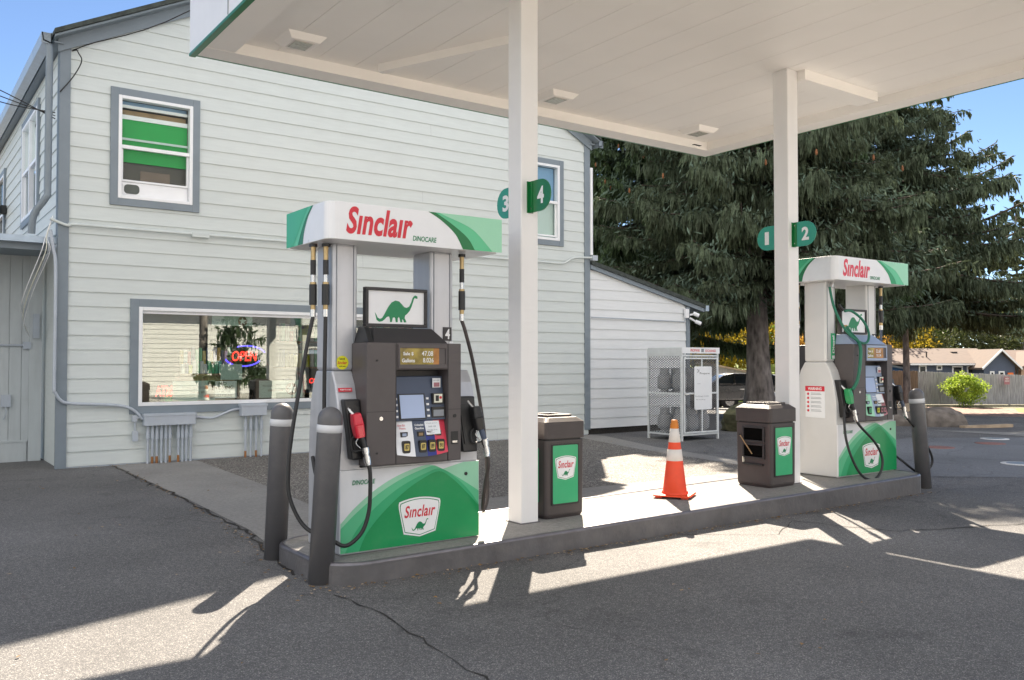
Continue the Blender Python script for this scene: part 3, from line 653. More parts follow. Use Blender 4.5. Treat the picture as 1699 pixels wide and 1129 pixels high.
# ---- things in the shop window
yw = WY + .035
def wthing(name, label, cat, mb, group=None):
    o = mb.build(name); return tag(o, label, cat, group)
t = thing('neon_sign', (4.44, WY + .05, 1.50), 'glowing red neon OPEN sign with blue arcs in the shop window', 'neon sign')
mb = MB(); mb.text("OPEN", (0, 0, 0), X_, Z_, .38, .15, 'neon_red', bold=.01, shear=.15); mb.build('lettering', t)
mb = MB()
mb.tube([(.30 * math.cos(R(a)) + .03, .004, .155 * math.sin(R(a)) + .0) for a in range(20, 125, 7)], .008, 'neon_blue', 6)
mb.tube([(.28 * math.cos(R(a)) - .02, .004, .15 * math.sin(R(a)) - .0) for a in range(200, 335, 7)], .010, 'neon_blue', 6); mb.build('arc_tube', t)
MB().box((-.26, .02, -.02), (.26, .03, .02), 'ink_black').build('backing', t)
def star(mb, c, r, m):
    pts = []
    for k in range(10):
        a = R(90 + 36 * k); q = r if k % 2 == 0 else r * .4; pts.append((c[0] + q * math.cos(a), c[1] + q * math.sin(a)))
    for k in range(0, 10, 2): mb.add([(pts[k][0], c[2], pts[k][1]), (pts[(k + 1) % 10][0], c[2], pts[(k + 1) % 10][1]), (c[0], c[2], c[1]), (pts[(k - 1) % 10][0], c[2], pts[(k - 1) % 10][1])], [(0, 3, 2, 1)], m)
def poster(x0, x1, z0, z1, label, lines=(), starx=None, m='paper', name='poster'):
    mb = MB(); mb.box((x0, yw, z0), (x1, yw + .004, z1), m)
    for (tx, tz, s, w_, h_, mm) in lines: mb.text(s, (tx, yw - .002, tz), X_, Z_, w_, h_, mm, bold=.02)
    if starx:
        cx, cz, r = starx; mb.disc((cx, yw - .002, cz), X_, Z_, r, 'iron_red'); star(mb, (cx, cz, yw - .003), r * .9, 'paper_white')
    return wthing(name, label, 'poster', mb)
poster(3.40, 4.0, .86, 1.14, 'pale poster with two lines of small type at the bottom of the shop window', [(3.72, 1.04, 'PLEASE PAY INSIDE', .38, .035, 'ink_gray'), (3.76, .97, 'THANK YOU', .24, .03, 'iron_red')])
poster(3.90, 4.32, .88, 1.13, 'white NO SMOKING notice low in the shop window', [(4.11, 1.095, 'NO', .12, .045, 'ink_black'), (4.11, 1.035, 'SMOKING', .32, .055, 'iron_red'), (4.11, .975, 'STOP MOTOR', .24, .032, 'ink_gray'), (4.11, .92, 'WHILE FUELING', .28, .036, 'ink_gray')], m='paper_white', name='notice')
poster(4.66, 5.35, .87, 1.13, 'pale poster with a red star disc right of the NO SMOKING notice', [(4.86, 1.05, 'WE ACCEPT CREDIT', .30, .03, 'ink_gray'), (4.92, .98, 'CARDS HERE', .24, .026, 'iron_red')], (5.17, 1.0, .095))
poster(3.95, 4.55, 1.95, 2.1, 'pale poster with a red star disc at the top of the shop window', [(4.1, 2.03, 'STAR SERVICE', .2, .03, 'ink_gray')], (4.40, 2.02, .07))
poster(4.08, 4.40, 1.15, 1.38, 'blank grey card standing under the neon OPEN sign', [])
mb = MB(); mb.text("ATM", (3.28, yw, 1.0), X_, Z_, .22, .15, 'neon_red', bold=.01); wthing('lit_sign', 'small red lit ATM letters at the left of the shop window', 'lit sign', mb)
mb = MB(); mb.text("COLD FOOD", (5.72, yw, 1.12), X_, Z_, .52, .08, 'neon_red', bold=.01, shear=.2); wthing('lit_sign', 'small red lit letters at the right of the shop window behind the pump', 'lit sign', mb)
rnd = random.Random(4)
prod = ['paper_white', 'keypad_blue', 'green_soft', 'sticker_yellow', 'logo_red', 'button_gold']
t = thing('display_shelf', (0, 0, 0), 'wooden counter shelf stocked with small packets inside the shop window', 'shelf')
mb = MB(); mb.box((3.55, WY + .2, 1.20), (4.35, WY + .55, 1.24), 'tan_wood'); mb.box((3.55, WY + .22, .75), (4.35, WY + .5, 1.198), 'tan_wood'); mb.build('counter', t)
mb = MB()
for i in range(14):
    x = 3.58 + i * .054; h = rnd.uniform(.12, .2); mb.box((x, WY + .25, 1.242), (x + .045, WY + .30, 1.242 + h), rnd.choice(prod)); mb.box((x, WY + .32, 1.36), (x + .045, WY + .36, 1.44 + h), rnd.choice(prod))
mb.build('packet', t)
mb = MB(); mb.box((3.30, WY + .06, .82), (3.75, WY + .3, .96), 'green_soft'); wthing('crate', 'bright green crate on the sill at the left of the shop window', 'crate', mb)
mb = MB()
for r_ in range(4):
    mb.box((5.6, WY + 1.6, .4 + r_ * .45), (8.2, WY + 1.95, .42 + r_ * .45), 'tan_wood')
    for i in range(34):
        x = 5.62 + i * .075; mb.box((x, WY + 1.62, .425 + r_ * .45), (x + .06, WY + 1.75, .425 + r_ * .45 + rnd.uniform(.15, .32)), rnd.choice(prod))
wthing('stock_shelving', 'shelving full of packets deep inside the shop window', 'shelving', mb)

# ---- conduits and boxes
def junction(x0, x1, z0, z1, xs, zb, label, kn):
    t = thing('junction_box', ((x0 + x1) / 2, WY, z0), label, 'electrical box', 'grey electrical boxes on the front wall')
    ox_ = (x0 + x1) / 2
    MB().box((x0 - ox_, -.17, 0), (x1 - ox_, -.03, z1 - z0), 'conduit').build('box', t, bevel=.004)
    MB().box((x0 - ox_ - .012, -.178, z1 - z0 - .03), (x1 - ox_ + .012, -.03, z1 - z0 + .004), 'conduit').build('cover', t, bevel=.003)
    for x in xs:
        mb = MB(); mb.tube([(x - ox_, -.10, 0), (x - ox_, -.10, -z0 + .0)], .016, 'conduit', 8)
        mb.tube([(x - ox_, -.10, kn), (x - ox_, -.10, kn - .09)], .026, 'conduit', 8); mb.tube([(x - ox_, -.10, kn + .05), (x - ox_, -.10, kn)], .022, 'conduit', 8)
        if rnd.random() < .5: mb.tube([(x - ox_, -.10, -z0 + .10), (x - ox_, -.10, -z0 + .0)], .0175, 'rust', 8)
        mb.build('conduit', t)
junction(2.98, 3.67, .53, .69, [3.04, 3.10, 3.16, 3.22, 3.28, 3.335, 3.45, 3.505, 3.56, 3.62], 0, 'wide grey electrical box with ten conduits under the shop window', -.10)
junction(4.33, 4.71, .62, .79, [4.41, 4.49, 4.57, 4.65], 0, 'small grey electrical box with four conduits behind the left bollards', -.12)
def pipe(name, pts, r, m, label, n=5, extra=None):
    mb = MB(); mb.tube(smoothpath(pts, n), r, m, 8)
    if extra: extra(mb)
    return tag(mb.build(name), label, 'conduit')
yc = WY - .07
pipe('wall_conduit', [(1.80, yc, 3.30), (1.96, yc, 3.24), (2.05, yc, 3.23), (2.12, yc, 3.25), (3.3, yc, 3.25), (9.3, yc, 3.27), (10.35, yc, 3.27), (10.55, yc, 3.30), (10.75, yc, 3.40), (11.15, yc, 3.43), (11.24, yc, 3.43)], .02, 'siding', 'long thin conduit running across the front wall below the upstairs windows', 3,
     lambda mb: (mb.box((3.62, yc - .035, 3.21), (3.86, yc + .03, 3.27), 'siding'), mb.box((11.2, yc - .04, 3.38), (11.32, yc + .04, 3.48), 'conduit')))
pipe('wall_conduit', [(1.80, yc - .02, 3.15), (1.84, yc - .02, 2.9), (1.87, yc - .02, 2.6), (1.87, yc - .02, 1.15), (1.88, yc - .02, 1.02), (1.96, yc, .90), (2.1, yc, .86), (2.75, yc, .80), (2.98, yc, .62)], .022, 'conduit', 'thick grey conduit down the corner board and along to the junction box')
pipe('wall_conduit', [(3.67, yc, .63), (3.9, yc, .60), (4.0, yc, .62), (4.2, yc, .70), (4.33, yc, .72)], .018, 'conduit', 'short curved conduit joining the two electrical boxes')
pipe('wall_conduit', [(2.98, yc, .64), (2.9, yc, .64), (2.88, yc, .60), (2.88, yc, .45)], .016, 'conduit', 'stub conduit with a capped end left of the wide electrical box', 3, lambda mb: (mb.box((2.84, yc - .03, .59), (2.90, yc + .03, .68), 'conduit'), mb.box((2.845, yc - .02, .32), (2.915, yc + .02, .46), 'conduit')))

# ================================================================== LEAN-TO ON THE LEFT
lt = thing('side_shed', (0, 0, 0), 'grey vertical board shed wall with a metal edged flat roof left of the store', 'shed')
mb = MB(); mb.box((-3, 14.25, 0), (1.90, 14.40, 2.95), 'board_wall')
x = -3.0
while x < 1.9:
    mb.box((x, 14.236, .28), (min(x + .148, 1.89), 14.2505, 2.95), 'board_wall'); x += .155
mb.build('wall', lt)
mb = MB(); mb.box((-3, 14.22, 0), (1.72, 14.235, .28), 'board_wall'); mb.box((-3, 14.21, .275), (1.73, 14.235, .30), 'board_wall'); mb.build('base_board', lt)
MB().box((1.74, 14.20, 0), (1.90, 14.235, 2.95), 'board_wall').build('corner_board', lt)
mb = MB(); mb.box((-3, 13.12, 2.93), (1.885, 14.5, 2.97), 'trim_gray'); mb.box((-3, 13.10, 2.90), (1.885, 13.13, 2.99), 'trim_gray'); mb.build('beam', lt)
mb = MB(); mb.box((-3, 13.0, 2.985), (1.90, 18, 3.02), 'galvanized'); mb.box((-3, 12.985, 2.985), (1.905, 13.0, 3.07), 'galvanized'); mb.build('roof', lt)
mb = MB(); mb.tube([(-3, 14.21, 1.63), (1.70, 14.21, 1.65)], .014, 'conduit', 8); mb.box((1.66, 14.18, 1.6), (1.76, 14.23, 1.7), 'conduit'); mb.build('conduit', lt)
mb = MB(); mb.box((1.40, 14.19, .78), (1.52, 14.235, .95), 'conduit'); mb.tube(smoothpath([(1.45, 14.2, .78), (1.46, 14.18, .70), (1.43, 14.2, .6)], 4), .008, 'conduit', 6); mb.build('outlet_box', lt)
mb = MB(); mb.box((1.78, 14.15, 1.75), (1.86, 14.20, 2.1), 'conduit'); mb.build('meter_box', lt)
mb = MB(); mb.box((-3, 20.0, 3.02), (1.5, 20.1, 3.9), 'iron_red'); mb.build('railing_board', lt)
MB().box((1.05, 16.5, 3.02), (1.9, 16.52, 3.06), 'galvanized').build('flashing', lt)
# cables
rnd = random.Random(9)
def cable(name, pts, r, m, label, cat='cable', group=None):
    mb = MB(); mb.tube(smoothpath(pts, 7), r, m, 5); return tag(mb.build(name), label, cat, group)
for i, (dx, m) in enumerate(((.0, 'vinyl_white'), (.05, 'cream'), (.10, 'vinyl_white'), (.02, 'conduit'))):
    cable('hanging_cable', [(1.84, 12.94, 3.35), (1.78 - dx * .3, 12.92, 3.05), (1.80 - dx, 12.90, 2.85), (1.66 - dx * 1.2, 13.3, 2.35 - dx), (1.62 - dx * .2, 13.8, 1.95 + dx), (1.74, 14.17, 1.78)], .006, m, ['white cable looping lowest beside the shed corner', 'cream cable in the loops by the shed corner', 'outermost white cable of the loops by the shed corner', 'grey cable hanging closest to the corner board'][i], 'cable', 'cables looping at the corner of the store')
cable('overhead_cable', [(1.90, WY - .05, 5.0), (2.05, WY - .09, 5.22), (2.15, WY - .10, 5.45), (2.10, WY - .10, 5.58), (2.18, WY - .11, 5.66), (3.6, 11.6, 6.3), (6.6, 8.6, 9.0)], .008, 'ink_black', 'black service cable rising from the rake board over the canopy')
for i in range(3):
    cable('overhead_cable', [(1.85, WY - .02, 4.72 - i * .04), (.9, 12.6, 4.72 + i * .10), (-1.2, 11.6, 5.0 + i * .14), (-5, 10, 5.9 + i * .2)], .007, 'ink_black', ['lowest of the three wires reaching the left corner of the store', 'middle of the three wires reaching the left corner of the store', 'highest of the three wires reaching the left corner of the store'][i], 'cable', 'service wires at the left corner')
mb = MB(); mb.tube([(1.62, 20.9, 4.1), (1.5, 20.9, 4.1)], .03, 'ink_black', 8); mb.lathe([(.0, 0), (.08, 0), (.10, .12), (0, .14)], (1.45, 20.9, 4.02), 'ink_black', 12)
# flood lamp on the left wall
t = thing('flood_lamp', (XL, 19.0, 4.28), 'small black floodlight on the upper left side wall', 'lamp')
mb = MB(); mb.box((-.12, -.08, -.08), (-.02, .08, .08), 'ink_black'); mb.build('mount', t, bevel=.01)
mb = MB(); mb.hull([(-.14, -.14, -.08), (-.14, .1, -.08), (-.14, .1, .08), (-.14, -.14, .08)], [(-.34, -.2, -.14), (-.34, .14, -.14), (-.30, .14, .06), (-.30, -.2, .06)], 'ink_black'); mb.build('head', t)

# ================================================================== ANNEX ON THE RIGHT
an = thing('annex', (0, 0, 0), 'low white clapboard annex with a sloping roof right of the store', 'annex')
AX0, AX1 = XR + .035, 13.97
def ar(x): return 3.24 + (2.60 - 3.24) * (x - AX0) / (AX1 - AX0)
mb = MB(); mb.prism([(AX0, .12), (AX1 - .02, .12), (AX1 - .02, ar(AX1) - .01), (AX0, 3.23)], 'y', WY + .03, WY + .15, 'siding_annex')
mb.box((AX1 - .14, WY + .151, .12), (AX1 - .02, 20, 2.6), 'siding_annex'); mb.build('wall', an)
mb = MB(); mb.box((AX0, WY + .035, -.05), (AX1 - .03, WY + .12, .119), 'tar'); mb.build('foundation', an)
def rk2(z):
    if z <= 2.60: return (AX0, AX1)
    return (AX0, AX0 + (3.24 - z) / (3.24 - 2.60) * (AX1 - AX0))
_EZ = EZ
siding(.12, 3.20, rk2, [], lambda s, n, z: (s, WY + .0 - n + .012, z), 'siding_annex', expo=.1935).build('siding', an)
MB().box((AX1 - .08, WY - .03, .10), (AX1 + .02, WY + .02, 2.58), 'trim_gray').build('corner_board', an, bevel=.003)
mb = MB(); e0, e1 = AX0, AX1 + .42
mb.prism([(e0, ar(e0) - .02), (e1, ar(e1) - .02), (e1, ar(e1) + .11), (e0, ar(e0) + .11)], 'y', WY - .07, WY - .035, 'trim_gray'); mb.build('rake_board', an)
mb = MB(); mb.prism([(e0, ar(e0) + .06), (e1 + .02, ar(e1) + .06), (e1 + .02, ar(e1) + .14), (e0, ar(e0) + .14)], 'y', WY - .10, 20.2, 'shingle'); mb.prism([(e0, ar(e0) - .0), (e1, ar(e1) - .0), (e1, ar(e1) + .058), (e0, ar(e0) + .058)], 'y', WY - .034, 20.2, 'trim_gray'); mb.build('roof', an)
mb = MB(); mb.box((e1 + .02, WY - .10, ar(e1) + .0), (e1 + .12, 20.2, ar(e1) + .12), 'galvanized'); mb.build('gutter', an)
mb = MB(); mb.tube([(AX0 + .03, WY - .045, 2.28), (13.8, WY - .045, 2.26), (13.86, WY - .045, 2.36)], .012, 'conduit', 6); mb.build('conduit', an)
t = thing('security_camera', (13.93, WY - .05, 2.40), 'white twin lens security camera under the annex eave', 'camera')
MB().box((-.13, -.03, -.06), (-.02, .02, .13), 'vinyl_white').build('junction_box', t, bevel=.006)
for i, (dx, dz) in enumerate(((.08, .02), (.14, -.15))):
    mb = MB(); mb.tube([(0, -.03, dz * .4), (dx, -.10, dz)], .022, 'vinyl_white', 8); mb.tube([(dx - .03, -.08, dz + .02), (dx + .06, -.16, dz - .03)], .042, 'vinyl_white', 12); mb.disc((dx + .062, -.162, dz - .031), (.8, -.5, 0), (0, 0, 1), .03, 'ink_black'); mb.build('camera_head', t)
# ================================================================== PUMPS
def nozzle(parent, pos, dirv, cover, size=1.0):
    # spout goes up/in; body hangs down and out; dirv = lean in x
    p = Vector(pos); k = size
    mb = MB(); mb.T = Matrix.Translation(p)
    a = Vector((-.018 * dirv, .045, .062)) * k; b = Vector((0, 0, 0)); c = Vector((.045 * dirv, -.035, -.17)) * k; d = Vector((.06 * dirv, -.045, -.27)) * k
    mb.tube([b, c], [.022 * k, .019 * k], 'slate_blue' if cover == 'black_plastic' else 'black_rubber', 10)
    mb.tube([c, c.lerp(d, .35)], .025 * k, 'chrome', 10); mb.tube([c.lerp(d, .35), c.lerp(d, .6)], .020 * k, 'chrome', 10); mb.tube([c.lerp(d, .6), d], .024 * k, 'chrome', 10)
    o = mb.build('nozzle', parent)
    mb = MB(); mb.T = Matrix.Translation(p); mb.tube(smoothpath([b + Vector((0, 0, .03)), a, a + Vector((-.02 * dirv, .04, .05))], 4), .013 * k, 'chrome', 10); mb.build('spout', o)
    mb = MB(); mb.T = Matrix.Translation(p) @ Matrix.Rotation(-.17 * dirv, 4, 'Y')
    r0 = [(x * k, y * k, .055 * k) for x, y in rounded(-.030, -.03, .030, .03, .014, 3)]; r1 = [(x * k * 1.25, y * k * 1.2 - .005, -.02 * k) for x, y in rounded(-.03, -.03, .03, .03, .014, 3)]
    r2 = [(x * k * 1.05, y * k * 1.1 - .01, -.105 * k) for x, y in rounded(-.03, -.03, .03, .03, .014, 3)]
    mb.hull(r1, r0, cover, False); mb.hull(r2, r1, cover, False); mb.build('cover', o, bevel=.004)
    mb = MB(); mb.T = Matrix.Translation(p)
    mb.tube(smoothpath([(.0, -.0, -.09 * k), (-.035 * dirv * k, .01, -.12 * k), (-.03 * dirv * k, 0, -.19 * k), (.035 * dirv * k, -.03, -.185 * k)], 4), .006 * k, 'black_plastic', 6)
    mb.tube(smoothpath([(.01, -.02, -.10 * k), (-.01 * dirv * k, -.01, -.14 * k), (.02 * dirv * k, -.02, -.175 * k)], 4), .005 * k, 'chrome', 6); mb.build('trigger_guard', o)
    return p + d
def hose(parent, pts, m='black_rubber', r=.0135, name='hose', ends=True):
    mb = MB(); P = smoothpath(pts, 8); mb.tube(P, r, m, 10)
    if ends:
        mb.tube([P[0], P[3]], r * 1.5, 'chrome', 10)
    return mb.build(name, parent)
def hanger(parent, x, y, z, length=.62):
    # swivel, coupling and breakaway hanging below the top canopy, hose continues from the end
    mb = MB(); z0 = z
    for dz, r, m in ((.02, .028, 'black_plastic'), (.03, .018, 'brass'), (.06, .017, 'brass'), (.10, .019, 'black_rubber'), (.05, .016, 'chrome'), (.015, .022, 'brass'), (.14, .026, 'black_plastic'), (.03, .018, 'brass'), (.05, .019, 'chrome')):
        mb.tube([(x, y, z0), (x, y, z0 - dz)], r, m, 10); z0 -= dz
    mb.build('hose_coupling', parent); return z0
def swoosh(mb, polys, o, ux, uy):
    o = Vector(o); n = Vector(ux).cross(Vector(uy)).normalized()
    for i, (p, m) in enumerate(polys):
        tris = tessellate_polygon([[Vector((a, b, 0)) for a, b in p]])
        mb.add([o + n * (.0012 * (i + 1)) + Vector(ux) * a + Vector(uy) * b for a, b in p], [tuple(t)for t in tris], m)
def curve2(pts, n=6): return [(p.x, p.y) for p in smoothpath([(a, b, 0) for a, b in pts], n)]
def scale2(p, sx, sy): return [(a * sx, b * sy) for a, b in p]
def make_pump(loc, label, num, diesel):
    W, Dp = 1.10, .54
    t = thing('fuel_pump', loc, label, 'fuel pump', 'fuel pumps on the island')
    body = 'pump_light' if diesel else 'pump_silver'
    H1 = .558
    # lower body
    mb = MB(); mb.box((.012, .012, 0), (W - .012, Dp - .012, H1 + .01), body); lower = mb.build('lower_body', t)
    mb = MB(); mb.box((.0, -.006, .012), (W, .0115, H1), 'panel_white'); pn = mb.build('front_panel', t, bevel=.003)
    L0 = curve2([(0, .36), (.1, .55), (.25, .76), (.4, .90), (.55, .985), (.62, 1.0)])
    A = [(0, 0)] + L0 + [(.66, .985), (.72, .93), (.80, .965), (.88, 1.0), (1, 1), (1, 0)]
    L2 = curve2([(0, .30), (.1, .47), (.25, .68), (.42, .85), (.6, .965), (.66, .975), (.75, .90), (.88, .75), (1, .6)])
    L3 = curve2([(.03, 0), (.1, .25), (.22, .50), (.4, .74), (.6, .90), (.705, .935), (.82, .80), (.92, .62), (1, .42)])
    L4 = curve2([(.12, 0), (.17, .2), (.27, .42), (.42, .66), (.55, .81), (.69, .905), (.8, .78), (.9, .60), (1, .40)])
    mb = MB(); hh = H1 - .016
    swoosh(mb, [(scale2(A, W - .008, hh), 'green_mint'), (scale2([(0, 0)] + L2 + [(1, 0)], W - .008, hh), 'green_soft'), (scale2(L3 + [(1, 0)], W - .008, hh), 'green_mid'), (scale2(L4 + [(1, 0)], W - .008, hh), 'green_deep')], (.004, -.0062, .014), X_, Z_)
    mb.build('swoosh', pn)
    mb = MB(); emblem(mb, (.60, -.0125, .20), X_, Z_, (0, -1, 0), .335, .275); mb.build('emblem', pn)
    mb = MB(); mb.text("DINOCARE", (.17, -.012, .475), X_, Z_, .17, .032, 'logo_green', bold=.02, shear=.2)
    mb.tube([(.985, -.005, .47), (.985, -.012, .47)], .013, 'ink_black', 10); mb.build('lettering', pn)
    # side housings: wide foot, waist, slanted shoulder
    prof = [(.012, 0), (.012, .56), (.02, .80), (.045, 1.0), (.085, 1.13), (.14, 1.22), (Dp - .14, 1.22), (Dp - .085, 1.13), (Dp - .045, 1.0), (Dp - .02, .80), (Dp - .012, .56), (Dp - .012, 0)]
    for xa, xb in ((.0, .155), (.865, 1.10)):
        sh = [(xa, xb)] ; mb = MB()
        mb.prism([(y, z) for y, z in prof], 'x', xa + (.0 if xa < .1 else .0) + .002, xb, body); mb.build('side_housing', t, bevel=.012, seg=3)
    for xa, xb in ((.0, .19), (.765, .965)):
        mb = MB(); mb.box((xa + .004, .135, 1.221), (xb, Dp - .135, 2.09), body); c = mb.build('column', t, bevel=.022, seg=3)
        mb = MB(); mb.box((xa + .03, .129, 1.25), (xa + .034, .1352, 2.08), 'ink_gray'); mb.box((xb - .034, .129, 1.25), (xb - .03, .1352, 2.08), 'ink_gray'); mb.build('seam', c)
    # top canopy sign
    v0, v1 = (-.13, -.08), (1.24, .62); r = .07
    mb = MB(); pl = rounded(v0[0], v0[1], v1[0], v1[1], r, 6)
    mb.hull([(x, y, 2.085) for x, y in pl], [(x, y, 2.335) for x, y in pl], 'panel_white')
    va = mb.build('top_sign', t, bevel=.004)
    mb = MB(); Wv = v1[0] - v0[0] - .09; h = .244
    B1 = curve2([(.545, 1), (.63, .78), (.72, .42), (.77, 0)]); B2 = curve2([(.59, 1), (.70, .70), (.80, .35), (.85, 0)])
    g = [([*B1] + [(1.035, 0), (1.035, 1)], 'green_dark' if not diesel else 'green_deep'), ([*B2] + [(1.035, 0), (1.035, 1)], 'green_soft'), ([(.61, 1)] + curve2([(.66, .92), (.83, .62), (.95, .1)]) + [(.97, 0), (1.035, 0), (1.035, 1)], 'green_mint')]
    swoosh(mb, [(scale2(p, Wv, h), m) for p, m in g], (v0[0] + .055, v0[1] - .0005, 2.088), X_, Z_)
    mb.build('swoosh', va); mb = MB()
    # left face reads front (right) to back
    Dv = v1[1] - v0[1] - .07; ux = (0, -1, 0)
    C1 = curve2([(.74, 1), (.60, .72), (.50, .35), (.46, 0)]); C2 = curve2([(.70, 1), (.54, .70), (.42, .35), (.33, 0)]); C3 = curve2([(.62, 1), (.44, .6), (.28, .2), (.2, 0)])
    g = [([*C1] + [(0, 0), (0, 1)], 'green_dark'), ([*C2] + [(0, 0), (0, 1)], 'green_soft'), ([*C3] + [(0, 0), (0, 1)], 'green_mid')]
    swoosh(mb, [(scale2(p, Dv, h), m) for p, m in g], (v0[0] - .0005, v1[1] - .002, 2.088), ux, Z_)
    mb.build('swoosh', va)
    mb = MB(); logotext(mb, (.25, v0[1] - .002, 2.218), X_, Z_, .50, .185, 'logo_pink' if diesel else 'logo_red', bold=.032)
    mb.text("DINOCARE", (.595, v0[1] - .002, 2.135), X_, Z_, .19, .036, 'logo_green', bold=.02, shear=.15); mb.build('lettering', va)
    # dark cabinet
    cx0_, cx1_, cf, zb, ztp = .145, .885, -.10, .585, 1.41
    mb = MB()
    dk = 'pump_dark'
    mb.box((cx0_, cf, zb), (.365, .125, ztp), dk); mb.box((.775, cf, zb), (cx1_, .125, ztp), dk)
    mb.box((.3652, cf, zb), (.7748, .125, .66), dk); mb.box((.3652, cf + .0, 1.225), (.7748, .125, ztp), dk)
    mb.box((.3652, .03, .66), (.7748, .125, 1.225), 'pump_darker'); mb.box((cx0_ + .003, .1252, zb + .003), (cx1_ - .003, Dp + .08, ztp - .003), 'pump_darker')
    cab = mb.build('cabinet', t, bevel=.006)
    mb = MB()
    for (x, z, r_, m) in ((.22, 1.29, .007, 'ink_black'), (.25, .90, .014, 'chrome'), (.22, .67, .007, 'ink_black'), (.83, .90, .013, 'ink_black')):
        mb = MB(); mb.tube([(x, cf + .003, z), (x, cf - .006, z)], r_, m, 12); mb.build('lock', cab)
    mb = MB(); mb.box((.80, cf - .002, .70), (.86, cf + .002, .79), 'ink_black'); mb.box((.81, cf - .006, .71), (.85, cf - .001, .725), 'chrome')
    mb.build('receipt_slot', cab)
    mb = MB(); mb.box((.362, cf - .0015, zb), (.3655, cf + .001, ztp), 'ink_black'); mb.box((.7745, cf - .0015, zb), (.778, cf + .001, ztp), 'ink_black'); mb.box((cx0_, cf - .0015, .945), (.362, cf + .001, .948), 'ink_black'); mb.box((.778, cf - .0015, .945), (cx1_, cf + .001, .948), 'ink_black'); mb.build('seam', cab)
    # price display
    mb = MB(); mb.box((.375, cf - .012, 1.375), (.765, cf + .01, 1.40), 'hood_gray' if diesel else dk); mb.box((.375, cf - .012, 1.235), (.765, cf + .01, 1.262), 'hood_gray' if diesel else dk)
    mb.box((.375, cf - .012, 1.262), (.39, cf + .01, 1.375), 'hood_gray' if diesel else dk); mb.box((.75, cf - .012, 1.262), (.765, cf + .01, 1.375), 'hood_gray' if diesel else dk)
    dsp = mb.build('price_display', cab, bevel=.002)
    mb = MB(); mb.box((.39, cf - .004, 1.262), (.52, cf - .002, 1.375), 'display_amber'); mb.box((.5202, cf - .004, 1.262), (.655, cf - .002, 1.375), 'display_amber' if not diesel else 'display_orange'); mb.box((.6552, cf - .004, 1.262), (.70, cf - .002, 1.375), 'display_orange'); mb.box((.7002, cf - .004, 1.262), (.75, cf - .002, 1.375), 'pump_dark')
    mb.text("Sale $", (.455, cf - .0055, 1.335), X_, Z_, .08, .026, 'ink_white', bold=.02); mb.text("Gallons", (.455, cf - .0055, 1.29), X_, Z_, .10, .026, 'ink_white', bold=.02)
    mb.text("47.08" if not diesel else "52.60", (.605, cf - .0055, 1.338), X_, Z_, .09, .034, 'ink_white', bold=.01); mb.text("8.026" if not diesel else "9.114", (.612, cf - .0055, 1.292), X_, Z_, .085, .032, 'ink_white', bold=.01); mb.build('digits', dsp)
    # payment bay
    mb = MB(); mb.hull([(.368, -.075, .875), (.772, -.075, .875), (.772, .03, .875), (.368, .03, .875)], [(.368, -.02, 1.18), (.772, -.02, 1.18), (.772, .03, 1.18), (.368, .03, 1.18)], 'slate_blue' if not diesel else 'hood_gray'); pay = mb.build('payment_panel', cab, bevel=.004)
    def py(z): return -.075 + (z - .875) * .055 / .305 - .002
    mb = MB(); mb.hull([(.405, py(.885) - .003, .885), (.615, py(.885) - .003, .885), (.615, py(1.06) - .003, 1.06), (.405, py(1.06) - .003, 1.06)], [(.405, py(.885) + .004, .885), (.615, py(.885) + .004, .885), (.615, py(1.06) + .004, 1.06), (.405, py(1.06) + .004, 1.06)], 'ink_black')
    mb.hull([(.416, py(.893) - .006, .893), (.604, py(.893) - .006, .893), (.604, py(1.052) - .006, 1.052), (.416, py(1.052) - .006, 1.052)], [(.416, py(.893) - .002, .893), (.604, py(.893) - .002, .893), (.604, py(1.052) - .002, 1.052), (.416, py(1.052) - .002, 1.052)], 'screen')
    mb.build('screen', pay)
    mb = MB()
    for k in range(4):
        z = .905 + k * .04
        for x in (.385, .634): mb = MB(); mb.box((x - .009, py(z) - .006, z - .007), (x + .009, py(z) + .004, z + .007), 'ink_white'); mb.build('button', pay)
    mb = MB(); mb.box((.66, -.075, .89), (.765, -.02, .965), 'black_plastic'); mb.box((.672, -.078, .90), (.755, -.0752, .945), 'ink_gray'); mb.box((.67, -.07, .985), (.76, -.02, 1.06), 'black_plastic'); mb.box((.68, -.074, .995), (.745, -.0702, 1.055), 'cream'); mb.box((.69, -.077, 1.005), (.715, -.0742, 1.045), 'ink_black')
    mb.tube([(.73, -.074, 1.03), (.73, -.078, 1.03)], .01, 'logo_red', 8); mb.build('card_reader', pay)
    mb = MB(); mb.box((.68, -.047, 1.10), (.745, -.044, 1.165), 'paper_white'); mb.text("PAY HERE", (.712, -.0485, 1.15), X_, Z_, .05, .012, 'ink_gray'); mb.box((.69, -.050, 1.105), (.735, -.0475, 1.135), 'pink_sign'); mb.build('sticker', pay)
    # grade selector
    mb = MB(); zt0, zt1 = .64, .872
    cl = [('panel_white', .372, .505), ('slate_blue', .5052, .60), ('deep_blue', .6002, .675), ('logo_pink', .6752, .775)] if not diesel else [('green_mint', .372, .505), ('hood_gray', .5052, .60), ('paper', .6002, .675), ('pink_sign', .6752, .775)]
    def cy_(x): return -.105 - .022 * math.sin(math.pi * (x - .372) / .403)
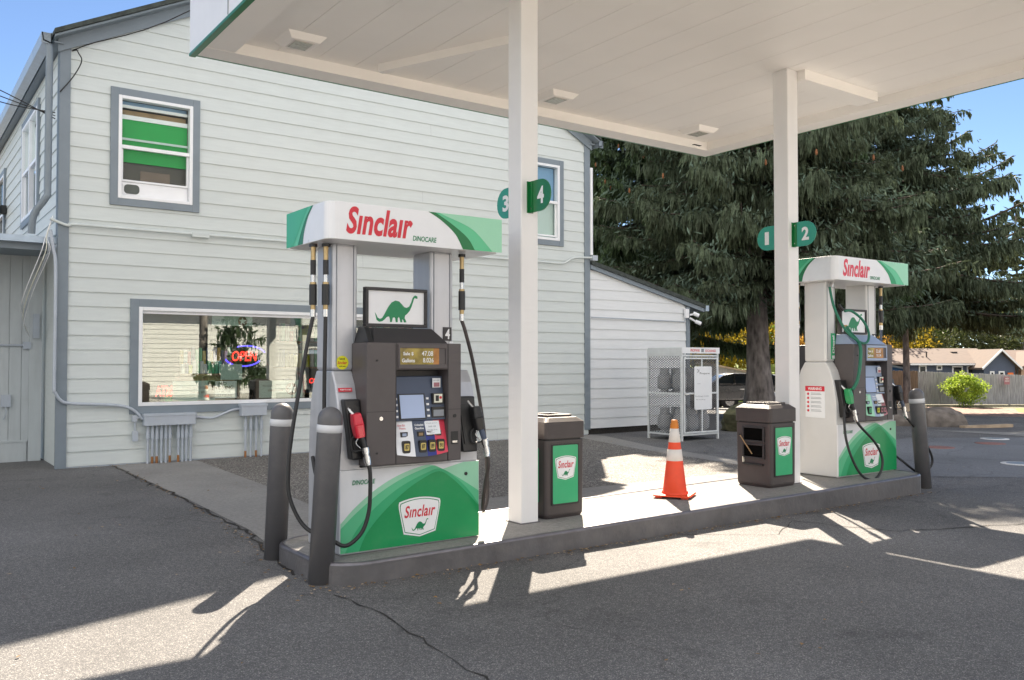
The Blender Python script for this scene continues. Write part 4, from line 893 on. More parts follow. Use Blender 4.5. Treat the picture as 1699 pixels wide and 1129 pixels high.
    for m, xa, xb in cl:
        n_ = 5
        for k in range(n_):
            a = xa + (xb - xa) * k / n_; b = xa + (xb - xa) * (k + 1) / n_
            za = zt0 - .02 * math.sin(math.pi * (a - .372) / .403) + .01; zb_ = zt0 - .02 * math.sin(math.pi * (b - .372) / .403) + .01
            mb.hull([(a, cy_(a), za), (b, cy_(b), zb_), (b, cy_(b) + .06, zt1), (a, cy_(a) + .06, zt1)], [(a, cf + .04, za), (b, cf + .04, zb_), (b, cf + .09, zt1), (a, cf + .09, zt1)], m)
    gr = mb.build('grade_panel', cab)
    def gy(x, z): return cy_(x) + .06 * (z - .645) / .227
    nums = [(.44, '87'), (.563, '87'), (.638, '89'), (.713, '91')] if not diesel else [(.43, 'D'), (.565, '87'), (.638, '89'), (.705, '91')]
    for x, s in nums:
        mb = MB(); z = .70; y = gy(x, z)
        f = [(x + a, y - .012, z + b) for a, b in rounded(-.029, -.042, .029, .042, .012, 3)]; mb.hull([(p[0], p[1] + .022, p[2]) for p in f], f, 'black_plastic')
        f = [(x + a, y - .015, z + b) for a, b in rounded(-.019, -.024, .019, .024, .006, 3)]; mb.hull([(p[0], p[1] + .004, p[2]) for p in f], f, 'button_gold' if not diesel else {'D': 'green_mid', '87': 'sticker_yellow', '89': 'pink_sign', '91': 'pink_sign'}[s])
        mb.text(s, (x, y - .0162, z), X_, Z_, .026 if len(s) > 1 else .014, .03, 'ink_black', bold=.03); mb.build('grade_button', gr)
    mb = MB()
    mb.text("Non Ethanol", (.437, gy(.437, .845) - .002, .845), X_, (0, .25, .97), .085, .015, 'logo_red'); mb.text("Premium", (.437, gy(.437, .825) - .002, .825), X_, (0, .25, .97), .06, .014, 'logo_red')
    mb.text("Unleaded", (.555, gy(.55, .845) - .002, .845), X_, (0, .25, .97), .07, .015, 'ink_white', bold=.02); mb.text("Gasoline", (.555, gy(.55, .822) - .002, .822), X_, (0, .25, .97), .07, .015, 'ink_white', bold=.02)
    mb.build('lettering', gr)
    for x in (.437, .560, .635, .705): mb = MB(); z = .782; y = gy(x, z); mb.box((x - .026, y - .005, z - .016), (x + .026, y + .01, z + .018), 'black_plastic'); mb.box((x - .016, y - .007, z - .010), (x + .016, y - .004, z + .010), 'hood_gray' if x < .5 else 'tan_wood'); mb.build('price_window', gr)
    mb = MB(); z0, z1 = .775, .868
    mb.hull([(.605, gy(.65, z0) - .010, z0), (.715, gy(.65, z0) - .014, z0 + .004), (.718, gy(.65, z1) - .004, z1), (.60, gy(.65, z1) - .002, z1 + .002)], [(.605, gy(.65, z0) - .009, z0), (.715, gy(.65, z0) - .013, z0 + .004), (.718, gy(.65, z1) - .003, z1), (.60, gy(.65, z1) - .001, z1 + .002)], 'paper_white')
    if not diesel:
        for k, (ww, s) in enumerate(((.085, 'Cash price'), (.06, 'see us'), (.08, 'inside first'), (.05, 'thanks'))):
            z = .853 - k * .022; mb.text(s, (.655, gy(.65, z) - .012, z), X_, (0, .25, .97), ww, .010, 'ink_gray')
    mb.build('taped_note', gr)
    # hood and sign above the cabinet
    mb = MB(); mb.hull([(.20, -.09, 1.411), (.78, -.09, 1.411), (.78, .125, 1.411), (.20, .125, 1.411)], [(.26, .03, 1.515), (.72, .03, 1.515), (.72, .125, 1.515), (.26, .125, 1.515)], 'hood_gray' if diesel else 'pump_darker')
    mb.hull([(.16, -.095, 1.411), (.198, -.095, 1.411), (.198, .13, 1.411), (.16, .13, 1.411)], [(.19, .03, 1.52), (.225, .03, 1.52), (.225, .13, 1.52), (.19, .13, 1.52)], 'black_plastic' if not diesel else 'hood_gray'); mb.build('hood', t, bevel=.004)
    mb = MB(); a0, a1, b0, b1, yf = .235, .725, 1.525, 1.80, .10
    for a, b in (((a0, yf, b0), (a1, yf + .05, b0 + .022)), ((a0, yf, b1 - .022), (a1, yf + .05, b1)), ((a0, yf, b0 + .0222), (a0 + .022, yf + .05, b1 - .0222)), ((a1 - .022, yf, b0 + .0222), (a1, yf + .05, b1 - .0222))): mb.box(a, b, 'pump_darker')
    sg = mb.build('topper_sign', t, bevel=.003)
    mb = MB(); mb.box((a0 + .0222, yf + .015, b0 + .0222), (a1 - .0222, yf + .045, b1 - .0222), 'panel_white'); dino(mb, ((a0 + a1) / 2 + .0, yf + .0135, (b0 + b1) / 2 - .005), X_, Z_, .34, 'logo_green'); mb.build('sign_face', sg)
    # nozzle holsters
    for side, (xa, xb) in enumerate(((.035, .142), (.905, 1.06))):
        mb = MB(); zt_, zb_ = 1.03, .63
        mb.hull([(xa + .03, -.055, zb_), (xb, -.055, zb_), (xb, .03, zb_), (xa + .03, .03, zb_)], [(xa - .01, -.012, zt_), (xb, -.012, zt_), (xb, .06, zt_), (xa - .01, .06, zt_)], 'black_plastic')
        h_ = mb.build('nozzle_holster', t, bevel=.012, seg=3)
        mb = MB(); mb.hull([(xa + .04, -.058, .69), (xb - .012, -.058, .69), (xb - .012, -.05, .69), (xa + .04, -.05, .69)], [(xa + .015, -.024, .98), (xb - .012, -.024, .98), (xb - .012, -.016, .98), (xa + .015, -.016, .98)], 'ink_black'); mb.build('recess', h_)
    eL = nozzle(t, (.085, -.075, .885), 1, 'green_plastic' if diesel else 'red_plastic')
    eR = nozzle(t, (1.03, -.075, .90), 1.0, 'black_plastic', 1.05)
    # hoses
    if not diesel:
        hose(t, [eL, eL + Vector((.012, -.008, -.06)), (.158, -.13, .44), (.15, -.125, .29), (.10, -.12, .16), (.0, -.10, .085), (-.09, -.05, .13), (-.20, .10, .20), (-.27, .18, .38), (-.275, .2, .58), (-.245, .21, .82), (-.19, .22, 1.12), (-.135, .22, 1.42), (-.10, .22, 1.585)])
        zz = hanger(t, -.10, .22, 2.08)
        zz = hanger(t, -.035, .16, 2.08); hose(t, [(-.035, .16, zz), (-.036, .17, 1.2), (-.03, .2, .7), (-.03, .3, .5), (-.02, .4, .62)], ends=False)
        zz = hanger(t, 1.03, .12, 2.08); hose(t, [eR, eR + Vector((.008, -.008, -.07)), (1.095, -.11, .44), (1.09, -.08, .29), (1.13, -.02, .19), (1.20, .03, .27), (1.21, .05, .5), (1.18, .06, .83), (1.11, .08, 1.25), (1.05, .10, 1.5), (1.03, .12, zz)], 'hose_brown')
        hose(t, [(1.02, .35, 1.75), (1.03, .34, 1.55), (1.10, .28, 1.2), (1.17, .22, .8), (1.19, .2, .45), (1.16, .2, .25), (1.12, .25, .3), (1.11, .3, .6)], 'hose_brown', ends=False)
    else:
        # green diesel hose loops over a hook, black hose sags over the kerb
        hose(t, [(.00, .08, 2.02), (.02, .04, 1.8), (.10, -.04, 1.56), (.24, -.12, 1.43), (.38, -.12, 1.44), (.46, -.08, 1.55), (.44, -.02, 1.68), (.34, .04, 1.77), (.24, .06, 1.77)], 'hose_green', ends=False)
        mb = MB(); mb.tube([(.08, .1, 2.08), (.06, .1, 2.02)], .02, 'chrome', 10); mb.build('hose_coupling', t); mb = MB(); mb.tube([(.24, .08, 1.78), (.19, .10, 1.84)], .018, 'black_plastic', 8); mb.build('hose_hook', t); mb = MB(); mb.tube([(.24, .05, 1.58), (.24, .05, 1.50)], .022, 'black_plastic', 10); mb.tube([(.24, .05, 1.62), (.24, .05, 1.58)], .018, 'brass', 10); mb.build('hose_coupling', t)
        hose(t, [(.24, .04, 1.60), (.235, -.02, 1.52), (.22, -.13, 1.40), (.19, -.15, 1.2), (.15, -.14, 1.02), (.11, -.11, .93)], 'hose_green', r=.018, ends=False)
        hose(t, [eL, eL + Vector((.06, -.02, -.08)), (.42, -.17, .36), (.50, -.20, .20), (.46, -.21, .06), (.30, -.22, -.02), (.12, -.2, .04), (.01, -.16, .22), (-.03, -.12, .42), (.0, -.08, .62), (.05, -.05, .75)])
        hose(t, [eR, eR + Vector((.08, -.02, -.08)), (1.42, -.15, .34), (1.58, -.16, .12), (1.52, -.15, -.0), (1.35, -.12, -.03), (1.2, -.02, .10), (1.11, .1, .22)])
        for x, y in ((-.08, .42),):
            zz = hanger(t, x, y, 2.08); hose(t, [(x, y, zz), (x, y, 1.2), (x - .02, y, .6), (x - .08, y - .05, .3), (x - .06, y, .2)], ends=False)
        zz = hanger(t, 1.03, .12, 2.08); hose(t, [(1.03, .12, zz), (1.03, .13, 1.2), (1.06, .16, .9)], 'slate_blue', ends=False)
    # stickers and plates
    mb = MB(); mb.box((.875, .127, 1.435), (.945, .1345, 1.535), 'pump_darker'); mb.text(num, (.91, .1255, 1.485), X_, Z_, .04, .075, 'ink_white', bold=.03); mb.build('number_plate', t)
    if not diesel:
        mb = MB(); mb.disc((.075, .131, 1.275), X_, Z_, .047, 'sticker_yellow'); logotext(mb, (.075, .1295, 1.275), X_, Z_, .07, .02); mb.text("SAVE", (.075, .1295, 1.30), X_, Z_, .04, .012, 'ink_black', bold=.02); mb.text("with app", (.075, .1295, 1.25), X_, Z_, .05, .010, 'ink_black', bold=.02); mb.build('round_sticker', t)
        mb = MB(); mb.box((.928, .127, 1.235), (.960, .1345, 1.43), 'paper_white'); mb.text("PREPAY", (.944, .1255, 1.332), (0, 0, 1), (-1, 0, 0), .17, .022, 'ink_black', bold=.03); mb.build('label_strip', t)
        mb = MB(); mb.hull([(.02, .055, 1.08), (.115, .055, 1.08), (.115, .062, 1.105), (.02, .062, 1.105)], [(.02, .09, 1.08), (.115, .09, 1.08), (.115, .09, 1.105), (.02, .09, 1.105)], 'logo_red'); mb.text("PUSH TO START", (.067, .053, 1.093), X_, (0, .27, .96), .08, .011, 'ink_white', bold=.02); mb.build('red_sticker', t)
    else:
        mb = MB(); mb.box((.095, .127, 1.25), (.165, .1345, 1.53), 'green_mid'); mb.text("Diesel", (.128, .1255, 1.41), (0, 0, 1), (-1, 0, 0), .19, .035, 'ink_white', bold=.03); mb.box((.105, .1255, 1.255), (.155, .1265, 1.29), 'paper_white'); mb.build('diesel_plate', t)
        mb = MB(); x = -.0005; mb.box((x - .002, .15, .62), (x + .003, .39, .96), 'paper_white'); mb.box((x - .004, .15, .905), (x - .0022, .39, .96), 'logo_red'); mb.text("WARNING", (x - .0055, .27, .932), (0, -1, 0), Z_, .17, .03, 'ink_white', bold=.03)
        for k in range(5): mb.disc((x - .003, .355, .875 - k * .045), (0, -1, 0), Z_, .014, 'logo_red', 10); mb.box((x - .0035, .19, .868 - k * .045), (x - .0022, .32, .873 - k * .045), 'ink_gray'); mb.box((x - .0035, .20, .882 - k * .045), (x - .0022, .32, .886 - k * .045), 'ink_gray')
        mb.build('warning_notice', t)
    return t
make_pump((2.48, 5.385, zt(2.9)), 'near fuel pump numbered 4 with a red nozzle behind the left bollards', '4', False)
make_pump((8.21, 5.515, zt(8.6) + .003), 'far fuel pump numbered 2 with green diesel hose and nozzle', '2', True)

# ================================================================== BOLLARDS
def bollard(x, y, label, lean, z=0, h=1.12):
    t = thing('bollard', (x, y, z), label, 'bollard', 'dark grey domed bollards at the island ends')
    t.rotation_euler = Matrix.Rotation(lean, 3, Vector((.585, .811, 0))).to_euler(); r = .08
    mb = MB(); mb.lathe([(0, -.05), (r, -.05), (r, h - .165)], (0, 0, 0), 'bollard_gray', 32); mb.lathe([(r, h - .115), (r, h - .08)] + [(r * math.cos(R(a)), h - .08 + .08 * math.sin(R(a))) for a in range(8, 91, 8)] + [(0, h)], (0, 0, 0), 'bollard_gray', 32); mb.build('post', t)
    mb = MB(); mb.lathe([(r, h - .165), (r + .0025, h - .164), (r + .0025, h - .116), (r, h - .115)], (0, 0, 0), 'band_white', 32); mb.build('reflective_band', t)
    rr = random.Random(int(x * 100))
    mb = MB()
    for k in range(26):
        a = rr.uniform(0, 6.28); q = rr.uniform(.085, .15); s = rr.uniform(.006, .016); mb.box((q * math.cos(a) - s, q * math.sin(a) - s, .0), (q * math.cos(a) + s, q * math.sin(a) + s, rr.uniform(.004, .012)), 'tan_wood' if k % 2 else 'tar')
    return t
bollard(2.34, 6.17, 'dark bollard left behind the nearest one, at the island end', .042)
bollard(2.32, 5.32, 'nearest dark bollard in front of the left pump', .055, h=1.13)
bollard(9.55, 5.32, 'dark bollard right of the far pump', -.075)

# ================================================================== BINS
def bin_(loc, label, slots):
    t = thing('litter_bin', loc, label, 'litter bin', 'brown waste bins beside the canopy columns')
    W, Dp = .40, .42
    def ring(x0, y0, x1, y1, z, r=.03): return [(x, y, z) for x, y in rounded(x0, y0, x1, y1, r, 3)]
    mb = MB(); b = 'bin_brown'
    mb.hull(ring(.012, .012, W - .012, Dp - .012, 0), ring(0, 0, W, Dp, .03), b); mb.hull(ring(.0, .0, W, Dp, .0301), ring(-.004, -.004, W + .004, Dp + .004, .63), b); body = mb.build('body', t, bevel=.004)
    mb = MB(); mb.hull(ring(.008, .008, W - .008, Dp - .008, .63), ring(.008, .008, W - .008, Dp - .008, .642), 'ink_black'); mb.build('gap', body)
    mb = MB(); mb.hull(ring(-.012, -.012, W + .012, Dp + .012, .642, .035), ring(-.012, -.012, W + .012, Dp + .012, .775, .035), b)
    mb.hull(ring(-.012, -.012, W + .012, Dp + .012, .7751, .035), ring(.035, .035, W - .035, Dp - .035, .812, .03), b); lid = mb.build('lid', t, bevel=.012, seg=3)
    mb = MB()
    for a, c in (((.07, .07, .8121), (W - .07, .10, .832)), ((.07, Dp - .10, .8121), (W - .07, Dp - .07, .832)), ((.07, .1002, .8121), (.10, Dp - .1002, .832)), ((W - .10, .1002, .8121), (W - .07, Dp - .1002, .832))): mb.box(a, c, b)
    mb.box((.10, .10, .8122), (W - .10, Dp - .10, .814), 'ink_black'); mb.build('opening_rim', lid, bevel=.004)
    mb = MB(); mb.prism(rounded(.055, .105, W - .055, .60, .012, 3), 'y', -.008, .0, 'black_plastic'); mb.prism(rounded(.07, .12, W - .07, .588, .01, 3), 'y', -.0105, -.0082, 'flag_teal' if False else 'green_mid'); emblem(mb, (W / 2, -.0108, .405), X_, Z_, (0, -1, 0), .22, .195); mb.build('green_panel', t)
    if not slots:
        mb = MB(); mb.prism(rounded(.08, .13, Dp - .08, .57, .012, 3), 'x', -.0075, -.0045, 'green_mid'); mb.build('green_panel', t)
    else:
        mb = MB()
        for z0, z1 in ((.46, .58), (.295, .41)):
            for a, c in (((-.022, .06, z0 - .015), (-.004, .33, z0)), ((-.022, .06, z1), (-.004, .33, z1 + .015)), ((-.022, .06, z0), (-.004, .08, z1)), ((-.022, .31, z0), (-.004, .33, z1))): mb.box(a, c, 'pump_darker')
            mb.box((-.012, .08, z0), (-.0045, .31, z1), 'slot_shade_black')  # black plate paints the shade inside the slot, no real depth
        mb.build('slot', t, bevel=.003)
        mb = MB(); mb.box((-.03, .08, .215), (-.004, .32, .23), 'black_plastic'); mb.box((-.024, .315, .235), (-.004, .325, .29), 'cream'); mb.build('tray', t)
        mb = MB(); mb.tube([(-.03, .345, .50), (-.028, .20, .325)], .006, 'tan_wood', 8); mb.tube([(-.03, .345, .50), (-.03, .352, .51)], .011, 'black_plastic', 8); mb.build('squeegee_handle', t)
    return t
bin_((4.34, 5.56, zt(4.5)), 'brown waste bin with a green emblem panel beside the front column', False)
bin_((7.08, 5.50, zt(7.2)), 'brown waste bin with windscreen towel slots beside the far column', True)

# ================================================================== CONE
t = thing('traffic_cone', (6.01, 5.75, zt(6.0)), 'orange traffic cone with two white bands standing on the island', 'traffic cone', rz=.55)
mb = MB(); mb.hull([(x, y, .018) for x, y in rounded(-.175, -.175, .175, .175, .04, 3)], [(x, y, .032) for x, y in rounded(-.165, -.165, .165, .165, .04, 3)], 'cone_orange')
for sx in (-1, 1):
    for sy in (-1, 1): mb.box((sx * .12 - .03, sy * .12 - .03, 0), (sx * .12 + .03, sy * .12 + .03, .0179), 'cone_orange')
mb.build('base', t, bevel=.004)
def cr_(z): return .118 + (.028 - .118) * z / .71
mb = MB(); mb.lathe([(cr_(.03) + .01, .032), (cr_(.03) + .008, .05), (cr_(.06), .055), (cr_(.335), .335)], (0, 0, 0), 'cone_orange', 32); mb.lathe([(cr_(.44), .44), (cr_(.505), .505)], (0, 0, 0), 'cone_orange', 32)
mb.build('body', t)
mb = MB(); mb.lathe([(cr_(.62), .63), (.040, .632), (.038, .665), (.030, .70), (.026, .71), (0, .712)], (0, 0, 0), 'cone_top', 24); mb.build('tip', t)
mb = MB(); mb.lathe([(cr_(.335), .335), (cr_(.335) + .002, .336), (cr_(.44) + .002, .439), (cr_(.44), .44)], (0, 0, 0), 'cone_white', 32); mb.lathe([(cr_(.505), .505), (cr_(.505) + .002, .506), (cr_(.632) + .002, .631), (cr_(.632), .632)], (0, 0, 0), 'cone_white', 32); mb.build('reflective_band', t)

# ================================================================== PROPANE CAGE
t = thing('propane_cage', (11.60, 10.92, .03), 'tall white wire mesh propane cage beside the annex wall', 'cage')
W, Dp, H = .98, .86, 1.62; tb = .022
def bar(a, b, m='cage_white', r=tb):
    mb = MB(); return mb.box((min(a[0], b[0]) - r / 2 * 0, min(a[1], b[1]), min(a[2], b[2])), (max(a[0], b[0]) + r, max(a[1], b[1]) + r, max(a[2], b[2]) + r), m)
mb = MB()
for x in (0, W - .035):
    for y in (0, Dp - .035): mb.box((x, y, -.03), (x + .035, y + .035, H), 'cage_white')
for z in (.06, H - .14): 
    mb.box((.0352, .004, z), (W - .0352, .03, z + .03), 'cage_white'); mb.box((.0352, Dp - .03, z), (W - .0352, Dp - .004, z + .03), 'cage_white')
    mb.box((.004, .0352, z), (.03, Dp - .0352, z + .03), 'cage_white'); mb.box((W - .03, .0352, z), (W - .004, Dp - .0352, z + .03), 'cage_white')
mb.box((.006, .0352, .80), (.028, Dp - .0352, .83), 'cage_white'); mb.build('frame', t)
mb = MB(); mb.box((.01, .01, H + .001), (W - .01, Dp - .01, H + .02), 'cage_white'); mb.box((-.004, -.004, H - .108), (.006, Dp, H + .001), 'cage_white'); mb.build('roof', t)
mb = MB(); mb.box((-.004, -.022, H - .085), (W + .004, -.002, H + .022), 'paper_white'); mb.text("PROPANE", (.33, -.0235, H - .03), X_, Z_, .24, .05, 'logo_red', bold=.02); mb.text("EXCHANGE", (.74, -.0235, H - .035), X_, Z_, .28, .045, 'logo_red', bold=.02); mb.box((.49, -.0235, H - .06), (.56, -.0222, H), 'ink_gray'); mb.build('header_sign', t)
mb = MB(); fz0, fz1 = .10, H - .16
for a, c in (((.045, -.02, fz0), (.075, .0, fz1)), ((W - .075, -.02, fz0), (W - .045, .0, fz1)), ((.0752, -.02, fz0), (W - .0752, .0, fz0 + .03)), ((.0752, -.02, fz1 - .03), (W - .0752, .0, fz1)), ((.50, -.018, fz0 + .0302), (.53, -.002, fz1 - .0302)), ((.0752, -.0175, .80), (.4998, -.0025, .83)), ((.5302, -.0175, .80), (W - .0752, -.0025, .83))): mb.box(a, c, 'cage_white')
mb.box((.05, -.05, .79), (.14, -.02, .82), 'chrome'); door = mb.build('door', t, bevel=.003)
def mesh_(mb, o, ux, uy, w_, h_, p=.042, th=.0055):
    # diamond expanded metal: two families of slanted strips
    o = Vector(o); ux = Vector(ux); uy = Vector(uy); sl = .62
    for sg in (1, -1):
        n_ = int((w_ * sl + h_) / p) + 2
        for k in range(-1, n_ + 1):
            c = k * p - (w_ * sl if sg > 0 else 0)     # line y = c + sg*sl*x
            xs = []
            x0, x1 = 0, w_
            ys = lambda x: c + sg * sl * x
            lo = max(0, min((0 - c) / (sg * sl), (h_ - c) / (sg * sl))); hi = min(w_, max((0 - c) / (sg * sl), (h_ - c) / (sg * sl)))
            if hi - lo < .01: continue
            a = (lo, ys(lo)); b = (hi, ys(hi)); 
            q = [(a[0], a[1] - th), (b[0], b[1] - th), (b[0], b[1] + th), (a[0], a[1] + th)]
            mb.add([o + ux * x + uy * y for x, y in q], [(0, 1, 2, 3)], 'mesh_wire')
mb = MB(); mesh_(mb, (.06, -.008, fz0 + .02), X_, Z_, W - .12, fz1 - fz0 - .04); mb.build('wire_mesh', door)
mb = MB(); mesh_(mb, (.016, .03, .08), Y_, Z_, Dp - .06, H - .2); mb.build('wire_mesh', t); mb = MB(); mesh_(mb, (W - .016, .03, .08), Y_, Z_, Dp - .06, H - .2); mb.build('wire_mesh', t)
mb = MB(); mb.prism(rounded(.30, .52, .76, 1.30, .03, 4), 'y', -.03, -.0215, 'paper_white'); 
for s, x, z, w_, h_, m in (('24', .40, 1.22, .05, .06, 'ink_black'), ('Propane', .57, 1.17, .26, .045, 'ink_black'), ('hours', .42, .99, .08, .015, 'ink_gray'), ('Exchange inside', .50, .76, .36, .03, 'ink_gray'), ('No smoking', .46, .70, .24, .025, 'ink_gray')): mb.text(s, (x, -.0315, z), X_, Z_, w_, h_, m)
mb.build('notice_board', door)
for z in (.07, .80):
    mb = MB(); mb.box((.04, .04, z + .0), (W - .04, Dp - .04, z + .012), 'galvanized'); mb.build('shelf', t)
tanks = []
for z in (.085, .815):
    for i in range(3):
        for j in range(2):
            o = thing('propane_tank', (11.60 + .20 + i * .29, 10.92 + .23 + j * .38, .03 + z), 'white propane tank on the %s shelf of the wire cage' % ('lower' if z < .5 else 'upper'), 'gas cylinder', 'propane tanks inside the wire cage on the %s shelf' % ('lower' if z < .5 else 'upper'))
            mb = MB(); mb.lathe([(.09, 0), (.10, .0), (.10, .03), (.05, .04), (.125, .08), (.135, .13), (.135, .27), (.115, .33), (.05, .36), (0, .365)], (0, 0, 0), 'tank_white', 20); mb.build('body', o)
            mb = MB(); mb.tube([(0, 0, .36), (0, 0, .42)], .02, 'brass', 8); mb.lathe([(.09, .34), (.09, .45), (.085, .45), (.085, .34)], (0, 0, 0), 'tank_white', 16); mb.build('collar', o)
# ================================================================== BACKGROUND
FW = Vector((.585, .811)); RT = Vector((.811, -.585))
def plc(depth, lat): p = FW * depth + RT * lat; return p.x, p.y
def fastmesh(name, V, m, parent=None, loc=(0, 0, 0)):
    V = np.asarray(V, dtype=np.float32).reshape(-1, 3); n = len(V) // 4
    me = bpy.data.meshes.new(name); me.vertices.add(len(V)); me.vertices.foreach_set("co", V.ravel())
    me.loops.add(4 * n); me.loops.foreach_set("vertex_index", np.arange(4 * n, dtype=np.int32)); me.polygons.add(n)
    me.polygons.foreach_set("loop_start", np.arange(0, 4 * n, 4, dtype=np.int32)); me.polygons.foreach_set("loop_total", np.full(n, 4, dtype=np.int32))
    me.materials.append(M[m]); me.update(calc_edges=True)
    o = bpy.data.objects.new(name, me); COL.objects.link(o)
    if parent: o.parent = parent
    o.location = loc; return o
def rhombs(P, Dv, Lw, Ww, rng):
    # P start points, Dv unit directions, Lw lengths, Ww widths -> crossed diamond leaves
    n = len(P); s = rng.normal(size=(n, 3)); s -= (s * Dv).sum(1, keepdims=True) * Dv; s /= np.linalg.norm(s, axis=1, keepdims=True) + 1e-9
    b = np.cross(Dv, s); out = []
    for q in (s, b):
        mid = P + Dv * (Lw * .45)[:, None]
        out.append(np.stack([P, mid + q * Ww[:, None], P + Dv * Lw[:, None], mid - q * Ww[:, None]], 1))
    return np.concatenate(out, 0)
def trunk(mb, h, r0, r1, seed, flare=1.5, m='bark', bend=.15, n=16):
    rr = random.Random(seed); V = []; Fc = []; rows = 22
    for i in range(rows + 1):
        t = i / rows; z = h * t ** 1.3; r = r0 + (r1 - r0) * t ** .8
        r *= 1 + (flare - 1) * math.exp(-z / .55); ox_ = bend * math.sin(t * 3 + seed) * t; oy_ = bend * math.cos(t * 2.3 + seed) * t
        for k in range(n):
            a = 2 * math.pi * k / n; w_ = 1 + .05 * math.sin(a * 5 + seed + z) * (1 + 1.5 * math.exp(-z / .6)) + rr.uniform(-.02, .02)
            V.append((ox_ + r * w_ * math.cos(a), oy_ + r * w_ * math.sin(a), z - .15))
    for i in range(rows):
        for k in range(n): j = (k + 1) % n; Fc.append((i * n + k, i * n + j, (i + 1) * n + j, (i + 1) * n + k))
    mb.add(V, Fc, m, True)
def spruce(name, xy, h, rmax, cb, seed, nb, label, leaf, tr=.42, dens=1.0, wd=.035, group=None, cat='tree', droop=1.0, cones=0, power=.75, extra=()):
    x, y = xy; z0 = gz(x, y); t = thing(name, (x, y, z0), label, cat, group)
    rng = np.random.default_rng(seed); mb = MB(); trunk(mb, h * .97, tr, .05, seed); mb.build('trunk', t)
    mbb = MB(); PP = []; DD = []; LL = []; WW = []
    for i in range(nb + len(extra)):
        ex = extra[i - nb] if i >= nb else None
        f = ((i % nb) + rng.uniform(0, 1)) / nb; z = cb + (h - cb) * f ** 1.15; L = rmax * (1 - f) ** power * rng.uniform(.55, 1.08) * (1.32 if rng.uniform() < .13 else 1) + .35
        a = i * 2.39996 + rng.uniform(-.3, .3); ca, sa = math.cos(a), math.sin(a)
        if not ex and rng.uniform() < .10: continue
        bh = rng.uniform(.45, 1.35)
        if ex: z, a, L = ex; ca, sa = math.cos(a), math.sin(a)
        dz0 = rng.uniform(-.05, .25); s = np.linspace(0, 1, 12)
        r_ = L * s; zz = z + L * (dz0 * s - (.34 * droop) * s ** 1.5 + .26 * s ** 3.2) + rng.uniform(-.05, .05)
        if ex: zz = z + L * (-.02 * s + .34 * s ** 2)
        lat = rng.uniform(-.12, .12) * L * s ** 2
        px = ca * r_ - sa * lat; py = sa * r_ + ca * lat
        mbb.tube([(px[k], py[k], zz[k]) for k in range(0, 12)], [.05 * (1 - k / 12) * L / 4 + .008 for k in range(12)], 'twig', 4, caps=False)
        # secondary side sprays
        n2 = int(L * (13 if not ex else 16) * dens) + 4
        for q in range(n2):
            u = rng.uniform(.18, 1.0) ** .8; bx = np.interp(u, s, px); by = np.interp(u, s, py); bz = np.interp(u, s, zz)
            side = rng.choice([-1, 1]); sl_len = rng.uniform(.2, .95) * (1.1 - .75 * u) * min(1, L / 3) * (.22 if ex else 1) + .12; ang = rng.uniform(.5, 1.1) * side
            dx = ca * math.cos(ang) - sa * math.sin(ang); dy = sa * math.cos(ang) + ca * math.sin(ang)
            m_ = max(2, int(sl_len / .06)); v = rng.uniform(0, 1, m_)
            P = np.stack([bx + dx * sl_len * v, by + dy * sl_len * v, bz - .22 * sl_len * v ** 1.5 + rng.normal(0, .02, m_)], 1)
            hang = rng.uniform(.10, .42, m_) * droop * bh * (1 - .35 * u)
            D_ = np.stack([dx * .15 + rng.normal(0, .13, m_), dy * .15 + rng.normal(0, .13, m_), -np.ones(m_) * (.75 + .5 * rng.uniform(0, 1, m_))], 1)
            PP.append(P); DD.append(D_); big = (rng.uniform(0, 1, m_) < .3) * 1.0; LL.append((hang + .08) * (1 + .25 * big)); WW.append(rng.uniform(.5, 1.0, m_) * wd * (1 + 1.0 * big))
            # spray axis leaf itself, pointing outward
            m2 = max(2, int(sl_len / .16)); v = rng.uniform(0, 1, m2)
            PP.append(np.stack([bx + dx * sl_len * v, by + dy * sl_len * v, bz - .22 * sl_len * v ** 1.5], 1)); DD.append(np.stack([dx + rng.normal(0, .55, m2), dy + rng.normal(0, .55, m2), rng.normal(.0, .3, m2)], 1)); LL.append(rng.uniform(.08, .2, m2)); WW.append(np.full(m2, wd * .7))
        m_ = 7; v = rng.uniform(.75, 1.0, m_)
        P = np.stack([np.interp(v, s, px), np.interp(v, s, py), np.interp(v, s, zz)], 1); D_ = np.stack([ca + rng.normal(0, .5, m_), sa + rng.normal(0, .5, m_), rng.uniform(-.2, .5, m_)], 1)
        PP.append(P); DD.append(D_); LL.append(rng.uniform(.12, .3, m_)); WW.append(np.full(m_, wd * .8))
    P = np.concatenate(PP); D_ = np.concatenate(DD); D_ /= np.linalg.norm(D_, axis=1, keepdims=True); L_ = np.concatenate(LL); W_ = np.concatenate(WW)
    if wd < .1:
        TP = []; TD = []
        for i in range(len(PP)):
            if len(LL[i]) == 7: TP.append(PP[i]); TD.append(DD[i])
        TP = np.repeat(np.concatenate(TP), 3, 0); TD = np.repeat(np.concatenate(TD), 3, 0); n3 = len(TP)
        rad = TP.copy(); rad[:, 2] = 0; rl = np.linalg.norm(rad, axis=1, keepdims=True) + 1e-6; rad /= rl
        TP = TP - rad * rng.uniform(0, 1.6, (n3, 1)) + rng.normal(0, .16, (n3, 3)) + np.array([0, 0, .03])
        TD = rad * rng.uniform(.1, .8, (n3, 1)) + rng.normal(0, .35, (n3, 3)) + np.array([0, 0, -.6]); TD /= np.linalg.norm(TD, axis=1, keepdims=True)
        fastmesh('new_growth', rhombs(TP, TD, rng.uniform(.12, .30, n3), rng.uniform(.45, .8, n3) * wd, rng), 'needles_tip', t)
    mbb.build('branches', t); fastmesh('foliage', rhombs(P, D_, L_, W_, rng), leaf, t)
